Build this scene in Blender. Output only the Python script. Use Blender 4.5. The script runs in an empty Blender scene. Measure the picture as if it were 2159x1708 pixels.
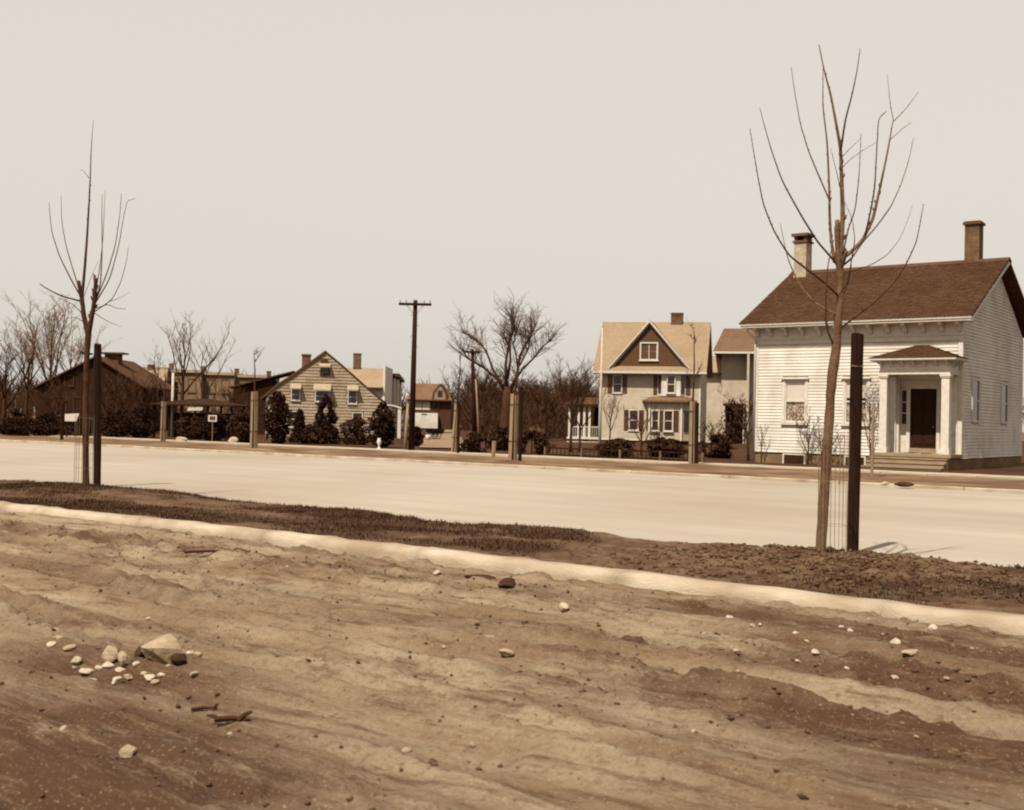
import bpy, math, random
import numpy as np
from math import radians, sin, cos, pi
from mathutils import Matrix, Vector

# ---------------------------------------------------------------- camera, sky, sun, exposure
SC = bpy.context.scene
COL = SC.collection
HC = 1.5                       # camera height above the road
FPX, CX, CY = 2400.0, 1079.5, 854.0    # focal length and centre in photo pixels (photo 2159 x 1708)
_p, _r = math.atan2(34.0, FPX), radians(1.2)
FW = np.array([0, cos(_p), sin(_p)]); _u0 = np.array([0, -sin(_p), cos(_p)]); _r0 = np.array([1.0, 0, 0])
RT = _r0*cos(_r) + _u0*sin(_r); UP = -_r0*sin(_r) + _u0*cos(_r)
cam_d = bpy.data.cameras.new('camera'); cam = bpy.data.objects.new('camera', cam_d); COL.objects.link(cam)
cam_d.sensor_width = 36; cam_d.lens = 36*FPX/2159.0; cam_d.clip_end = 6000; cam_d.clip_start = .05
cam.matrix_world = Matrix(((RT[0], UP[0], -FW[0], 0), (RT[1], UP[1], -FW[1], 0), (RT[2], UP[2], -FW[2], HC), (0, 0, 0, 1)))
cam_d.dof.use_dof = True; cam_d.dof.focus_distance = 30; cam_d.dof.aperture_fstop = 5.0
SC.camera = cam
SUN_AZ = radians(33); SUN_EL = radians(56)       # sun stands behind the camera, 33 degrees to the left
S_DIR = Vector((-sin(SUN_AZ)*cos(SUN_EL), -cos(SUN_AZ)*cos(SUN_EL), sin(SUN_EL)))
W = bpy.data.worlds.new('World'); SC.world = W; W.use_nodes = True
nt = W.node_tree; nt.nodes.clear()
sky = nt.nodes.new('ShaderNodeTexSky'); sky.sky_type = 'NISHITA'; sky.sun_disc = False
sky.sun_elevation = SUN_EL; sky.sun_rotation = math.atan2(S_DIR.x, S_DIR.y); sky.air_density = 1.6; sky.dust_density = 3.0
sep = nt.nodes.new('ShaderNodeSeparateColor'); pw = nt.nodes.new('ShaderNodeMath'); pw.operation = 'POWER'; pw.inputs[1].default_value = 0.10
mul = nt.nodes.new('ShaderNodeVectorMath'); mul.operation = 'SCALE'; mul.inputs[0].default_value = (1.0, .925, .835)
ml = nt.nodes.new('ShaderNodeMath'); ml.operation = 'MULTIPLY'; ml.inputs[1].default_value = 3.05
bg = nt.nodes.new('ShaderNodeBackground'); bg.inputs['Strength'].default_value = 0.13
wo = nt.nodes.new('ShaderNodeOutputWorld')
nt.links.new(sky.outputs[0], sep.inputs[0]); nt.links.new(sep.outputs[2], pw.inputs[0])   # blue-sensitive plate: sky in the blue channel
nt.links.new(pw.outputs[0], ml.inputs[0]); nt.links.new(ml.outputs[0], mul.inputs['Scale'])
nt.links.new(mul.outputs[0], bg.inputs[0]); nt.links.new(bg.outputs[0], wo.inputs[0])
sd = bpy.data.lights.new('sun', 'SUN'); sun = bpy.data.objects.new('sun', sd); COL.objects.link(sun)
sd.energy = 4.9; sd.angle = radians(.6); sd.color = (1, .93, .83)
sun.rotation_euler = S_DIR.to_track_quat('Z', 'Y').to_euler()
SC.view_settings.view_transform = 'Standard'; SC.view_settings.look = 'None'
SC.view_settings.exposure = 0.72; SC.view_settings.gamma = 1.0; SC.view_settings.use_curve_mapping = False
SC.render.engine = 'CYCLES'
SC.cycles.pixel_filter_type = 'BLACKMAN_HARRIS'; SC.cycles.filter_width = 2.1

# ---------------------------------------------------------------- pixel -> place
def ray(x, y): return FW + RT*(x-CX)/FPX + UP*(CY-y)/FPX
def G(x, y, z=0.0):
    d = ray(x, y); t = (z-HC)/d[2]; return np.array([d[0]*t, d[1]*t, z])
def AY(x, y, Y):
    d = ray(x, y); t = Y/d[1]; return np.array([d[0]*t, Y, HC+d[2]*t])
TH = math.atan2(.6, .8)                 # the street runs 36.9 degrees across the view
def st(P): return P[0]*.8-P[1]*.6, P[0]*.6+P[1]*.8      # world -> (along street r, across street n)
def ws(r, n, z=0.0): return np.array([r*.8+n*.6, -r*.6+n*.8, z])

# ---------------------------------------------------------------- helpers
def tag(o, label=None, cat=None, group=None, kind=None):
    if label: o['label'] = label
    if cat: o['category'] = cat
    if group: o['group'] = group
    if kind: o['kind'] = kind
    return o
def empty(name, loc, rz=0.0, label=None, cat=None, group=None):
    o = bpy.data.objects.new(name, None); COL.objects.link(o); o.location = tuple(float(v) for v in loc); o.rotation_euler = (0, 0, rz)
    o.empty_display_size = .2
    return tag(o, label, cat, group)
class MB:
    def __init__(s): s.v = []; s.f = []
    def add(s, vs, fs):
        b = len(s.v); s.v.extend([tuple(float(c) for c in p) for p in vs]); s.f.extend([tuple(i+b for i in f) for f in fs]); return s
    def box(s, x0, x1, y0, y1, z0, z1):
        return s.add([(x0,y0,z0),(x1,y0,z0),(x1,y1,z0),(x0,y1,z0),(x0,y0,z1),(x1,y0,z1),(x1,y1,z1),(x0,y1,z1)],
                     [(3,2,1,0),(4,5,6,7),(0,1,5,4),(1,2,6,5),(2,3,7,6),(3,0,4,7)])
    def hexa(s, b, t):      # 4 bottom + 4 top points
        return s.add(list(b)+list(t), [(3,2,1,0),(4,5,6,7),(0,1,5,4),(1,2,6,5),(2,3,7,6),(3,0,4,7)])
    def prism_x(s, prof, x0, x1):   # prof: (y,z) loop, extruded along x
        n = len(prof); vs = [(x0,y,z) for y,z in prof]+[(x1,y,z) for y,z in prof]
        return s.add(vs, [tuple(range(n-1,-1,-1)), tuple(range(n,2*n))]+[(i,(i+1)%n,n+(i+1)%n,n+i) for i in range(n)])
    def prism_y(s, prof, y0, y1):   # prof: (x,z) loop
        n = len(prof); vs = [(x,y0,z) for x,z in prof]+[(x,y1,z) for x,z in prof]
        return s.add(vs, [tuple(range(n)), tuple(range(2*n-1,n-1,-1))]+[((i+1)%n,i,n+i,n+(i+1)%n) for i in range(n)])
    def slab(s, a, b, c, d, t):     # quad a b c d with thickness t downwards along -normal
        a,b,c,d = [np.array(p, float) for p in (a,b,c,d)]
        n = np.cross(b-a, d-a); n = n/np.linalg.norm(n)*t
        return s.hexa([a-n,b-n,c-n,d-n],[a,b,c,d])
    def tube(s, pts, rad, k=6, cap=True):
        pts = [np.array(p, float) for p in pts]; b = len(s.v); m = len(pts)
        ref = None
        for i, p in enumerate(pts):
            t = pts[min(i+1,m-1)]-pts[max(i-1,0)]; t = t/(np.linalg.norm(t)+1e-9)
            if ref is None: ref = np.array([1.0,0,0]) if abs(t[0])<.8 else np.array([0,1.0,0])
            e1 = np.cross(t, ref); e1 /= np.linalg.norm(e1)+1e-9; e2 = np.cross(t, e1); ref = -np.cross(t, e1) if False else ref
            for j in range(k):
                a = 2*pi*j/k; q = p+rad[i]*(e1*cos(a)+e2*sin(a)); s.v.append((float(q[0]),float(q[1]),float(q[2])))
        for i in range(m-1):
            for j in range(k):
                j2 = (j+1)%k; s.f.append((b+i*k+j, b+(i+1)*k+j, b+(i+1)*k+j2, b+i*k+j2))
        if cap:
            s.f.append(tuple(b+j for j in range(k))); s.f.append(tuple(b+(m-1)*k+j for j in range(k-1,-1,-1)))
        return s
    def build(s, name, m, parent=None, smooth=False, loc=None, rz=0.0):
        me = bpy.data.meshes.new(name); me.from_pydata(s.v, [], s.f); me.update()
        if smooth: me.polygons.foreach_set('use_smooth', [True]*len(me.polygons))
        if m: me.materials.append(m)
        o = bpy.data.objects.new(name, me); COL.objects.link(o)
        if parent: o.parent = parent
        if loc is not None: o.location = tuple(float(v) for v in loc)
        o.rotation_euler = (0, 0, rz)
        return o
def npmesh(name, V, Fq, m, parent=None, smooth=True, loc=None, rz=0.0, attrs=None):
    V = np.asarray(V, np.float32); Fq = np.asarray(Fq, np.int32); k = Fq.shape[1]
    me = bpy.data.meshes.new(name); me.vertices.add(len(V)); me.vertices.foreach_set('co', V.ravel())
    me.loops.add(Fq.size); me.loops.foreach_set('vertex_index', Fq.ravel())
    me.polygons.add(len(Fq)); me.polygons.foreach_set('loop_start', np.arange(0, Fq.size, k, dtype=np.int32))
    me.update(calc_edges=True); me.validate()
    if smooth: me.polygons.foreach_set('use_smooth', np.ones(len(me.polygons), bool))
    for nm, arr in (attrs or {}).items():
        a = me.attributes.new(nm, 'FLOAT', 'POINT'); a.data.foreach_set('value', np.asarray(arr, np.float32))
    if m: me.materials.append(m)
    o = bpy.data.objects.new(name, me); COL.objects.link(o)
    if parent: o.parent = parent
    if loc is not None: o.location = tuple(float(v) for v in loc)
    o.rotation_euler = (0, 0, rz)
    return o
def grid(nx, ny):
    i = np.arange(nx-1)[:,None]*ny+np.arange(ny-1)[None,:]
    return np.stack([i, i+ny, i+ny+1, i+1], -1).reshape(-1,4)
def _h(ix, iy, s): 
    v = np.sin(ix*127.1+iy*311.7+s*74.7)*43758.5453; return v-np.floor(v)
def vn(x, y, s=0):
    ix = np.floor(x); iy = np.floor(y); fx = x-ix; fy = y-iy; fx = fx*fx*(3-2*fx); fy = fy*fy*(3-2*fy)
    a = _h(ix,iy,s); b = _h(ix+1,iy,s); c = _h(ix,iy+1,s); d = _h(ix+1,iy+1,s)
    return (a*(1-fx)+b*fx)*(1-fy)+(c*(1-fx)+d*fx)*fy
def fbm(x, y, s=0, o=4):
    t = 0; a = .5
    for i in range(o): t = t+a*(vn(x, y, s+i*3)-.5); x = x*2.03+7.1; y = y*2.03+3.7; a *= .5
    return t

# ---------------------------------------------------------------- materials (toned print: warm brown scale)
_sv = [.0, .05, .1, .2, .35, .5, .65, .85]
_sg = [.38, .42, .48, .62, .745, .83, .90, .95]
_sb = [.17, .20, .25, .35, .47, .61, .76, .86]
KA = .70       # film speed: the toned print keeps whites at about two thirds
def sepia(v): return (KA*v, KA*v*float(np.interp(v, _sv, _sg)), KA*v*float(np.interp(v, _sv, _sb)), 1)
def mat(name, a, b=None, scale=4.0, rough=.9, bump=0.0, bscale=None, stretch=(1,1,1), spec=.06, detail=5.0, lo=.35, hi=.65, third=None):
    m = bpy.data.materials.new(name); m.use_nodes = True; t = m.node_tree; N = t.nodes; L = t.links
    p = N['Principled BSDF']; p.inputs['Roughness'].default_value = rough
    p.inputs['Specular IOR Level'].default_value = spec
    p.inputs['Base Color'].default_value = sepia(a)
    tc = N.new('ShaderNodeTexCoord'); mp = N.new('ShaderNodeMapping'); mp.inputs['Scale'].default_value = stretch
    L.new(tc.outputs['Object'], mp.inputs[0])
    if b is not None:
        n = N.new('ShaderNodeTexNoise'); n.inputs['Scale'].default_value = scale; n.inputs['Detail'].default_value = detail; n.inputs['Roughness'].default_value = .62
        r = N.new('ShaderNodeValToRGB'); r.color_ramp.elements[0].color = sepia(a); r.color_ramp.elements[1].color = sepia(b)
        r.color_ramp.elements[0].position = lo; r.color_ramp.elements[1].position = hi
        L.new(mp.outputs[0], n.inputs[0]); L.new(n.outputs[0], r.inputs[0]); out = r.outputs[0]
        if third is not None:     # broad weathering: (value, scale, amount)
            n2 = N.new('ShaderNodeTexNoise'); n2.inputs['Scale'].default_value = third[1]; n2.inputs['Detail'].default_value = 3
            L.new(tc.outputs['Object'], n2.inputs[0])
            r2 = N.new('ShaderNodeMapRange'); r2.inputs[1].default_value = .42; r2.inputs[2].default_value = .68; r2.inputs[4].default_value = third[2]
            L.new(n2.outputs[0], r2.inputs[0])
            mx = N.new('ShaderNodeMix'); mx.data_type = 'RGBA'; L.new(r2.outputs[0], mx.inputs[0]); L.new(out, mx.inputs[6]); mx.inputs[7].default_value = sepia(third[0]); out = mx.outputs[2]
        L.new(out, p.inputs['Base Color'])
    if bump:
        n = N.new('ShaderNodeTexNoise'); n.inputs['Scale'].default_value = bscale or scale*4; n.inputs['Detail'].default_value = 6
        bp = N.new('ShaderNodeBump'); bp.inputs['Strength'].default_value = min(1.0, bump); bp.inputs['Distance'].default_value = .02
        L.new(mp.outputs[0], n.inputs[0]); L.new(n.outputs[0], bp.inputs['Height']); L.new(bp.outputs[0], p.inputs['Normal'])
    return m
def glass_mat(name, v=.03):
    m = bpy.data.materials.new(name); m.use_nodes = True; t = m.node_tree; N = t.nodes; L = t.links
    N.remove(N['Principled BSDF']); out = N['Material Output']
    g = N.new('ShaderNodeBsdfGlossy'); g.inputs['Roughness'].default_value = .03; g.inputs['Color'].default_value = (.9,.85,.78,1)
    tr = N.new('ShaderNodeBsdfTransparent'); tr.inputs[0].default_value = (.95,.92,.88,1)
    lw_ = N.new('ShaderNodeLayerWeight'); lw_.inputs[0].default_value = .25; fr = N.new('ShaderNodeMapRange'); fr.inputs[3].default_value = .03; fr.inputs[4].default_value = .5; L.new(lw_.outputs['Facing'], fr.inputs[0]); mx = N.new('ShaderNodeMixShader')
    L.new(fr.outputs[0], mx.inputs[0]); L.new(tr.outputs[0], mx.inputs[1]); L.new(g.outputs[0], mx.inputs[2]); L.new(mx.outputs[0], out.inputs[0])
    return m
M = {}
M['white'] = mat('white_paint', .76, .68, 3, .6, .15, 60, third=(.45, .8, .5))
M['white_trim'] = mat('white_trim_paint', .70, .60, 5, .6, .1, 60)
M['cream'] = mat('cream_paint', .56, .48, 2.2, .7, .2, 50, third=(.36, .5, .45))
M['cream_roof'] = mat('pale_shingle', .36, .27, 9, .9, .3, 60, stretch=(.4,1,3), third=(.26, .35, .6))
M['roof_dark'] = mat('weathered_shingle', .075, .13, 6, .95, .4, 60, stretch=(1,1,3), third=(.075, .6, .7))
M['roof_mid'] = mat('brown_shingle', .15, .21, 7, .95, .4, 60, third=(.12, .6, .6))
M['brick'] = mat('chimney_brick', .13, .2, 9, .95, .3, 40, third=(.08, 1.2, .7))
M['found'] = mat('foundation_stone', .17, .26, 4, .95, .4, 30, third=(.12, 1.0, .7))
M['found_dark'] = mat('foundation_brick', .09, .14, 4, .95, .4, 30)
M['pale_brick'] = mat('whitewashed_brick', .52, .40, 6, .95, .3, 40, third=(.3, 1.5, .6))
M['shutter'] = mat('dark_shutter_paint', .07, .10, 5, .6, .1)
M['gable'] = mat('brown_gable_shingle', .10, .14, 6, .9, .3, 60, stretch=(1,1,2))
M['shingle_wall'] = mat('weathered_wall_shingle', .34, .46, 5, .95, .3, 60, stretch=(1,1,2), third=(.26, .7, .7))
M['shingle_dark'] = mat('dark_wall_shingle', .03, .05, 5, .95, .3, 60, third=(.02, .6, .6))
M['door'] = mat('dark_door_varnish', .022, .04, 6, .6, .1, 40, stretch=(3,3,.4))
M['interior'] = mat('dark_interior', .02, .03, 2, .95)
M['pane'] = mat('dark_window_pane', .03, .05, 1.2, .08, spec=.6)
M['glass'] = glass_mat('window_glass')
M['shade'] = mat('roller_shade', .80, .74, 2, .9)
M['lace'] = mat('lace_curtain', .66, .2, 11, .95, .2, 60, lo=.42, hi=.58)
M['awning'] = mat('awning_canvas', .42, .34, 4, .95, .2, 50)
M['step'] = mat('step_boards', .34, .26, 4, .85, .3, 40, stretch=(.5,3,3))
M['stake'] = mat('tarred_stake', .016, .03, 6, .85, .6, 30, stretch=(3,3,.35))
M['stake_pale'] = mat('weathered_timber', .24, .33, 6, .9, .6, 30, stretch=(3,3,.3))
M['pole'] = mat('pole_timber', .02, .036, 5, .9, .6, 30, stretch=(3,3,.3))
M['white_pole'] = mat('white_pole_paint', .60, .5, 5, .7)
M['bark'] = mat('young_bark', .20, .12, 9, .9, .6, 40, stretch=(1,1,.6), third=(.08, 2.0, .6))
M['bark_left'] = mat('dark_young_bark', .09, .05, 9, .9, .6, 40)
M['twig'] = mat('twig_bark', .085, .13, 12, .9)
M['bark_dark'] = mat('old_bark', .05, .08, 5, .95, .6, 30)
M['twig_dark'] = mat('dark_twigs', .05, .08, 3, .95)
M['twig_pale'] = mat('pale_twigs', .17, .24, 3, .95)
M['wire'] = mat('galvanised_wire', .28, .2, 9, .6)
M['ever'] = mat('evergreen_leaf', .022, .04, 1.5, .8)
M['ever2'] = mat('shrub_leaf', .035, .065, 1.5, .85)
M['concrete'] = mat('road_concrete', .37, .43, .9, .95, .15, 30, stretch=(.10,1,1), third=(.31, .13, .75))
for n_ in M['concrete'].node_tree.nodes:        # cement is greyer than the soil
    if n_.type == 'VALTORGB':
        for e_ in n_.color_ramp.elements: r_ = e_.color[0]; e_.color = (r_*.97, r_*.82, r_*.645, 1)
    if n_.type == 'MIX': r_ = n_.inputs[7].default_value[0]; n_.inputs[7].default_value = (r_, r_*.80, r_*.60, 1)
M['kerb'] = mat('kerb_concrete', .50, .36, 3.2, .92, .6, 50, stretch=(.5,1,2), lo=.42, hi=.7, third=(.22, 1.1, .65))
M['walk'] = mat('sidewalk_concrete', .50, .40, 1.5, .95, .15, 30)
M['yard'] = mat('yard_soil', .05, .09, .7, .98, .6, 9, third=(.035, .12, .6))
M['ground'] = mat('open_ground', .12, .20, .4, .98, .4, 6)
M['verge'] = mat('verge_turf', .12, .27, .8, .98, .7, 10, stretch=(.6,1,1), third=(.09, .35, .7))
M['lane'] = mat('dirt_lane', .30, .2, .6, .98, .3, 8)
M['grass'] = mat('dry_grass_blades', .085, .15, 1.2, .95)
M['grass_dark'] = mat('matted_grass', .035, .08, 1.0, .95)
M['stone'] = mat('field_stone', .40, .28, 7, .9, .5, 30)
M['stone_pale'] = mat('pale_stone', .50, .40, 7, .9, .4, 30)
M['wood_chip'] = mat('dark_wood_scrap', .045, .08, 8, .9, .5, 30)
M['paper'] = mat('white_paper', .66, .6, 5, .9)
M['cloth'] = mat('white_cloth', .62, .54, 3, .95)
M['brick_wall'] = mat('row_house_brick', .20, .27, 1.5, .95, .3, 10, third=(.14, .3, .6))

def soil_mat(name, base, pale, dark, stretchx=.35):
    m = bpy.data.materials.new(name); m.use_nodes = True; t = m.node_tree; N = t.nodes; L = t.links
    p = N['Principled BSDF']; p.inputs['Roughness'].default_value = .98; p.inputs['Specular IOR Level'].default_value = .1
    tc = N.new('ShaderNodeTexCoord'); mp = N.new('ShaderNodeMapping'); mp.inputs['Scale'].default_value = (stretchx, 1, 1); L.new(tc.outputs['Object'], mp.inputs[0])
    def noise(sc, det, src, rgh=.6):
        n = N.new('ShaderNodeTexNoise'); n.inputs['Scale'].default_value = sc; n.inputs['Detail'].default_value = det; n.inputs['Roughness'].default_value = rgh; L.new(src, n.inputs[0]); return n.outputs[0]
    def mix(f, a, b):
        mx = N.new('ShaderNodeMix'); mx.data_type = 'RGBA'; L.new(f, mx.inputs[0])
        for k, q in ((6,a),(7,b)):
            if isinstance(q, tuple): mx.inputs[k].default_value = q
            else: L.new(q, mx.inputs[k])
        return mx.outputs[2]
    def ramp(src, lo, hi, mx=1.0):
        r = N.new('ShaderNodeMapRange'); r.inputs[1].default_value = lo; r.inputs[2].default_value = hi; r.inputs[4].default_value = mx; L.new(src, r.inputs[0]); return r.outputs[0]
    c = mix(ramp(noise(2.6, 6, mp.outputs[0]), .42, .58), sepia(base), sepia(pale))
    c = mix(ramp(noise(9.0, 8, mp.outputs[0], .75), .50, .64, .85), c, sepia(dark))
    c = mix(ramp(noise(16.0, 6, tc.outputs['Object'], .75), .52, .66, .6), c, sepia(dark))
    c = mix(ramp(noise(45.0, 4, tc.outputs['Object'], .7), .5, .75, .5), c, sepia(dark))
    at = N.new('ShaderNodeAttribute'); at.attribute_name = 'darker'  # per-vertex mask that mixes in the darkest soil colour
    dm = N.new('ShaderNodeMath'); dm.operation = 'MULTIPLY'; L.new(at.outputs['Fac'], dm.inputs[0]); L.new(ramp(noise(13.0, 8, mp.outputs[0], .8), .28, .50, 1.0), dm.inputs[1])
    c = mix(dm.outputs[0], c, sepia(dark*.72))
    c = mix(ramp(noise(60.0, 3, tc.outputs['Object'], .6), .60, .72, .55), c, sepia(min(.5, pale*1.3)))
    L.new(c, p.inputs['Base Color'])
    nb = noise(28.0, 8, tc.outputs['Object'], .7); bp = N.new('ShaderNodeBump'); bp.inputs['Strength'].default_value = 1.0; bp.inputs['Distance'].default_value = .03
    L.new(nb, bp.inputs['Height']); L.new(bp.outputs[0], p.inputs['Normal'])
    return m
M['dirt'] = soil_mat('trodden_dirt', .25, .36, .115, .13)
M['turf_soil'] = soil_mat('strip_soil', .13, .20, .06, 1.0)

# ================================================================ SETTING
o = MB().add([(-2500,-400,-.12),(2500,-400,-.12),(2500,4500,-.12),(-2500,4500,-.12)], [(0,1,2,3)]).build('ground', M['ground']); tag(o, 'open brown ground reaching away behind the houses', 'ground', kind='structure')
RZ = -TH
# --- foreground dirt roadway (local x along the street, y across)
DG = .03
rr = np.arange(-24, 5, DG); nn = np.arange(-2.0, 8.9, DG)
Rg, Ng = np.meshgrid(rr, nn, indexing='ij')
wob = fbm(Rg*.16, Ng*.05, 3, 3)*1.1
h = fbm(Rg*.3, Ng*.5, 11, 2)*.07
rs = np.random.RandomState(4)
rut_n = [8.0, 7.45, 6.9, 6.2, 5.75, 5.2, 4.7, 4.15, 3.7, 3.1, 2.6, 2.0, 1.3]
for i, c in enumerate(rut_n):
    w = .07+.10*rs.rand(); dp = .030+.035*rs.rand(); d = Ng-(c+wob*(.6+.8*rs.rand())+.25*fbm(Rg*.3, Rg*0+i, 20+i, 2))
    on = np.clip(.25+1.6*vn(Rg*.22+i*3.1, Rg*0, 40+i), 0, 1)
    h += on*(-dp*np.exp(-(d/w)**2)+dp*.8*np.exp(-((np.abs(d)-w*2.1)/(w*.8))**2))
# shallow wavy grooves near the camera, shaped in place of branch shadows
for k in range(5):
    a = G(560+k*75, 1660, 0); b = G(830+k*95, 1560, 0); (ra, na), (rb, nb_) = st(a), st(b)
    L_ = math.hypot(rb-ra, nb_-na); tx, ty = (rb-ra)/L_, (nb_-na)/L_
    sL = (Rg-ra)*tx+(Ng-na)*ty; dd = -(Rg-ra)*ty+(Ng-na)*tx + .05*np.sin(sL*1.6+k)
    h += -.022*np.exp(-(dd/.05)**2)*np.exp(-((sL-L_*.5)/(L_*.8))**2)
clod_band = np.clip(vn(Rg*.35, Ng*1.3, 71)*2.2-.75, 0, 1)
streak = np.clip(vn((Rg+.3*Ng)*.16, Ng*3.4+wob*1.5, 73)*3.6-1.95, 0, 1)*np.clip(-.35+2.0*fbm(Rg*1.6, Ng*5.0, 74, 3)+.9, 0, 1)
h += np.maximum(clod_band*.6, streak)*np.clip(fbm(Rg*6, Ng*9, 50, 4)*.30, -.025, .055)
h += fbm(Rg*.9, Ng*6, 60, 3)*.020 + fbm(Rg*3.0, Ng*8, 61, 3)*.022 + fbm(Rg*11, Ng*15, 65, 2)*.016
h += np.clip((Ng-8.35)/.5, 0, 1)**2*.055          # soil banked against the kerb
def blob(px, py, sx, sy, rot=0):
    r0, n0 = st(G(px, py)); return np.exp(-(((Rg-r0)/sx)**2+((Ng-n0)/sy)**2)**1.2)
darker = 1.1*blob(1980, 1370, 1.9, .55)+.8*blob(1720, 1330, 1.3, .3)+1.0*blob(110, 1570, 1.1, .9)+.8*blob(330, 1650, .6, .5)+.65*blob(200, 1400, 1.0, .45)+.75*blob(2010, 1600, .9, .5)+.4*blob(900, 1320, 1.6, .2)+.35*blob(300, 1240, 3, .25)  # soft-edged patches where the soil colour is mixed darker
darker = darker+.62*streak+.42*clod_band*np.clip(fbm(Rg*3, Ng*6, 88, 3)*3+.5, 0, 1)
darker = np.clip(darker*(.65+1.3*(fbm(Rg*1.3, Ng*3, 90, 4)+.25)), 0, .92)
h = h*(1.0) 
V = np.stack([Rg, Ng, h], -1).reshape(-1,3)
o = npmesh('dirt_road', V, grid(len(rr), len(nn)), M['dirt'], rz=RZ, attrs={'darker': darker.ravel()}); tag(o, 'rutted unpaved dirt roadway in the foreground', 'road', kind='structure')
def dirt_h(r, n):
    i = int(np.clip(round((r+24)/DG), 0, len(rr)-1)); j = int(np.clip(round((n+2)/DG), 0, len(nn)-1)); return float(h[i, j])
# --- near kerb, cast in sections
kerb = empty('kerb', ws(-10, 8.95), RZ); tag(kerb, 'pale concrete kerb between the dirt and the planted strip', 'kerb', kind='structure')
prof = [(-.17,-.25),(-.14,.07),(-.125,.115),(-.09,.145),(-.03,.155),(.10,.155),(.12,.14),(.13,-.25)]
rs = np.random.RandomState(8)
for k in range(17):
    x0 = -27+k*2.4; mb = MB(); npf = len(prof); seg = 10
    for i in range(seg+1):
        x = x0+.006+(2.4-.012)*i/seg; dy = .012*math.sin(x*.9)+.006*rs.randn(); dz = .006*rs.randn()+.01*math.sin(x*.5)
        for (y, z) in prof: mb.v.append((x, y+dy+.004*rs.randn(), z+dz+.003*rs.randn()))
    for i in range(seg):
        for j in range(npf):
            j2 = (j+1)%npf; mb.f.append((i*npf+j, i*npf+j2, (i+1)*npf+j2, (i+1)*npf+j))
    mb.f.append(tuple(range(npf-1,-1,-1))); mb.f.append(tuple(seg*npf+j for j in range(npf)))
    mb.build('kerb_section', M['kerb'], kerb, smooth=True, loc=(10.0, 0, 0))
# --- planted strip with soil mounds
r_rt, n_rt = st(G(1740, 1168, .2)); r_lt, n_lt = st(G(184, 1022, .25))
rr2 = np.arange(-46, 9, .05); nn2 = np.arange(9.0, 13.0, .05)
R2, N2 = np.meshgrid(rr2, nn2, indexing='ij')
edge = 12.35+fbm(R2*.6, R2*0, 5, 4)*.9
h2 = .13+fbm(R2*.5, N2*.7, 30, 3)*.07+fbm(R2*3, N2*3, 33, 4)*.05+fbm(R2*11, N2*11, 36, 3)*.025
mound = np.exp(-(((R2-r_rt-.15-.3*(N2-n_rt))/1.55)**2+((N2-n_rt+.5)/1.6)**2)**2.0)
h2 += mound*(.07*np.clip((N2-9.2)/1.2,0,1)+fbm(R2*6, N2*6, 44, 4)*.13)
h2 += np.exp(-(((R2-r_lt)/2.2)**2+((N2-n_lt)/.9)**2))*.10
path = np.exp(-((R2-(-6.3)+.35*(N2-10.5))/.75)**2)           # worn path across the strip
h2 -= path*.07
h2 *= 1-.0*path
fall = np.clip((edge-N2)/.28, 0, 1); h2 = h2*fall-.09*(1-fall)
gd = np.clip(.62+2.2*fbm(R2*.8, N2*1.4, 77, 4)-1.2*path-1.0*mound, 0, .9)
V = np.stack([R2, N2, h2], -1).reshape(-1,3)
o = npmesh('planted_strip', V, grid(len(rr2), len(nn2)), M['turf_soil'], rz=RZ, attrs={'darker': gd.ravel()}); tag(o, 'strip of bare soil and matted grass between kerb and road', 'strip', kind='structure')
def strip_h(r, n):
    i = int(np.clip(round((r+46)/.05), 0, len(rr2)-1)); j = int(np.clip(round((n-9)/.05), 0, len(nn2)-1)); return float(h2[i, j])
# grass in the strip: uncountable blades
rs = np.random.RandomState(21); NB = 110000
br = rs.uniform(-27, 1, NB); bn = rs.uniform(9.12, 12.5, NB)
ii = np.clip(np.round((br+46)/.05).astype(int), 0, len(rr2)-1); jj = np.clip(np.round((bn-9)/.05).astype(int), 0, len(nn2)-1)
dens = np.clip(gd[ii, jj]*1.5-.35, 0, 1)*(h2[ii, jj] > .0); keep = rs.rand(NB) < dens
br, bn, bz = br[keep], bn[keep], h2[ii, jj][keep]; nb = len(br)
hh = rs.uniform(.012, .045, nb); aa = rs.uniform(0, 2*pi, nb); ln = rs.uniform(.02, .06, nb); wd = rs.uniform(.005, .012, nb)
b0 = np.stack([br-np.sin(aa)*wd, bn+np.cos(aa)*wd, bz-.02], -1); b1 = np.stack([br+np.sin(aa)*wd, bn-np.cos(aa)*wd, bz-.02], -1)
tp = np.stack([br+np.cos(aa)*ln, bn+np.sin(aa)*ln, bz+hh], -1)
V = np.stack([b0, b1, tp], 1).reshape(-1,3)
o = npmesh('grass', V, np.arange(nb*3).reshape(-1,3), M['grass_dark'], smooth=False, rz=RZ); tag(o, 'dark matted grass growing over the planted strip', 'grass', kind='stuff')
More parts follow.
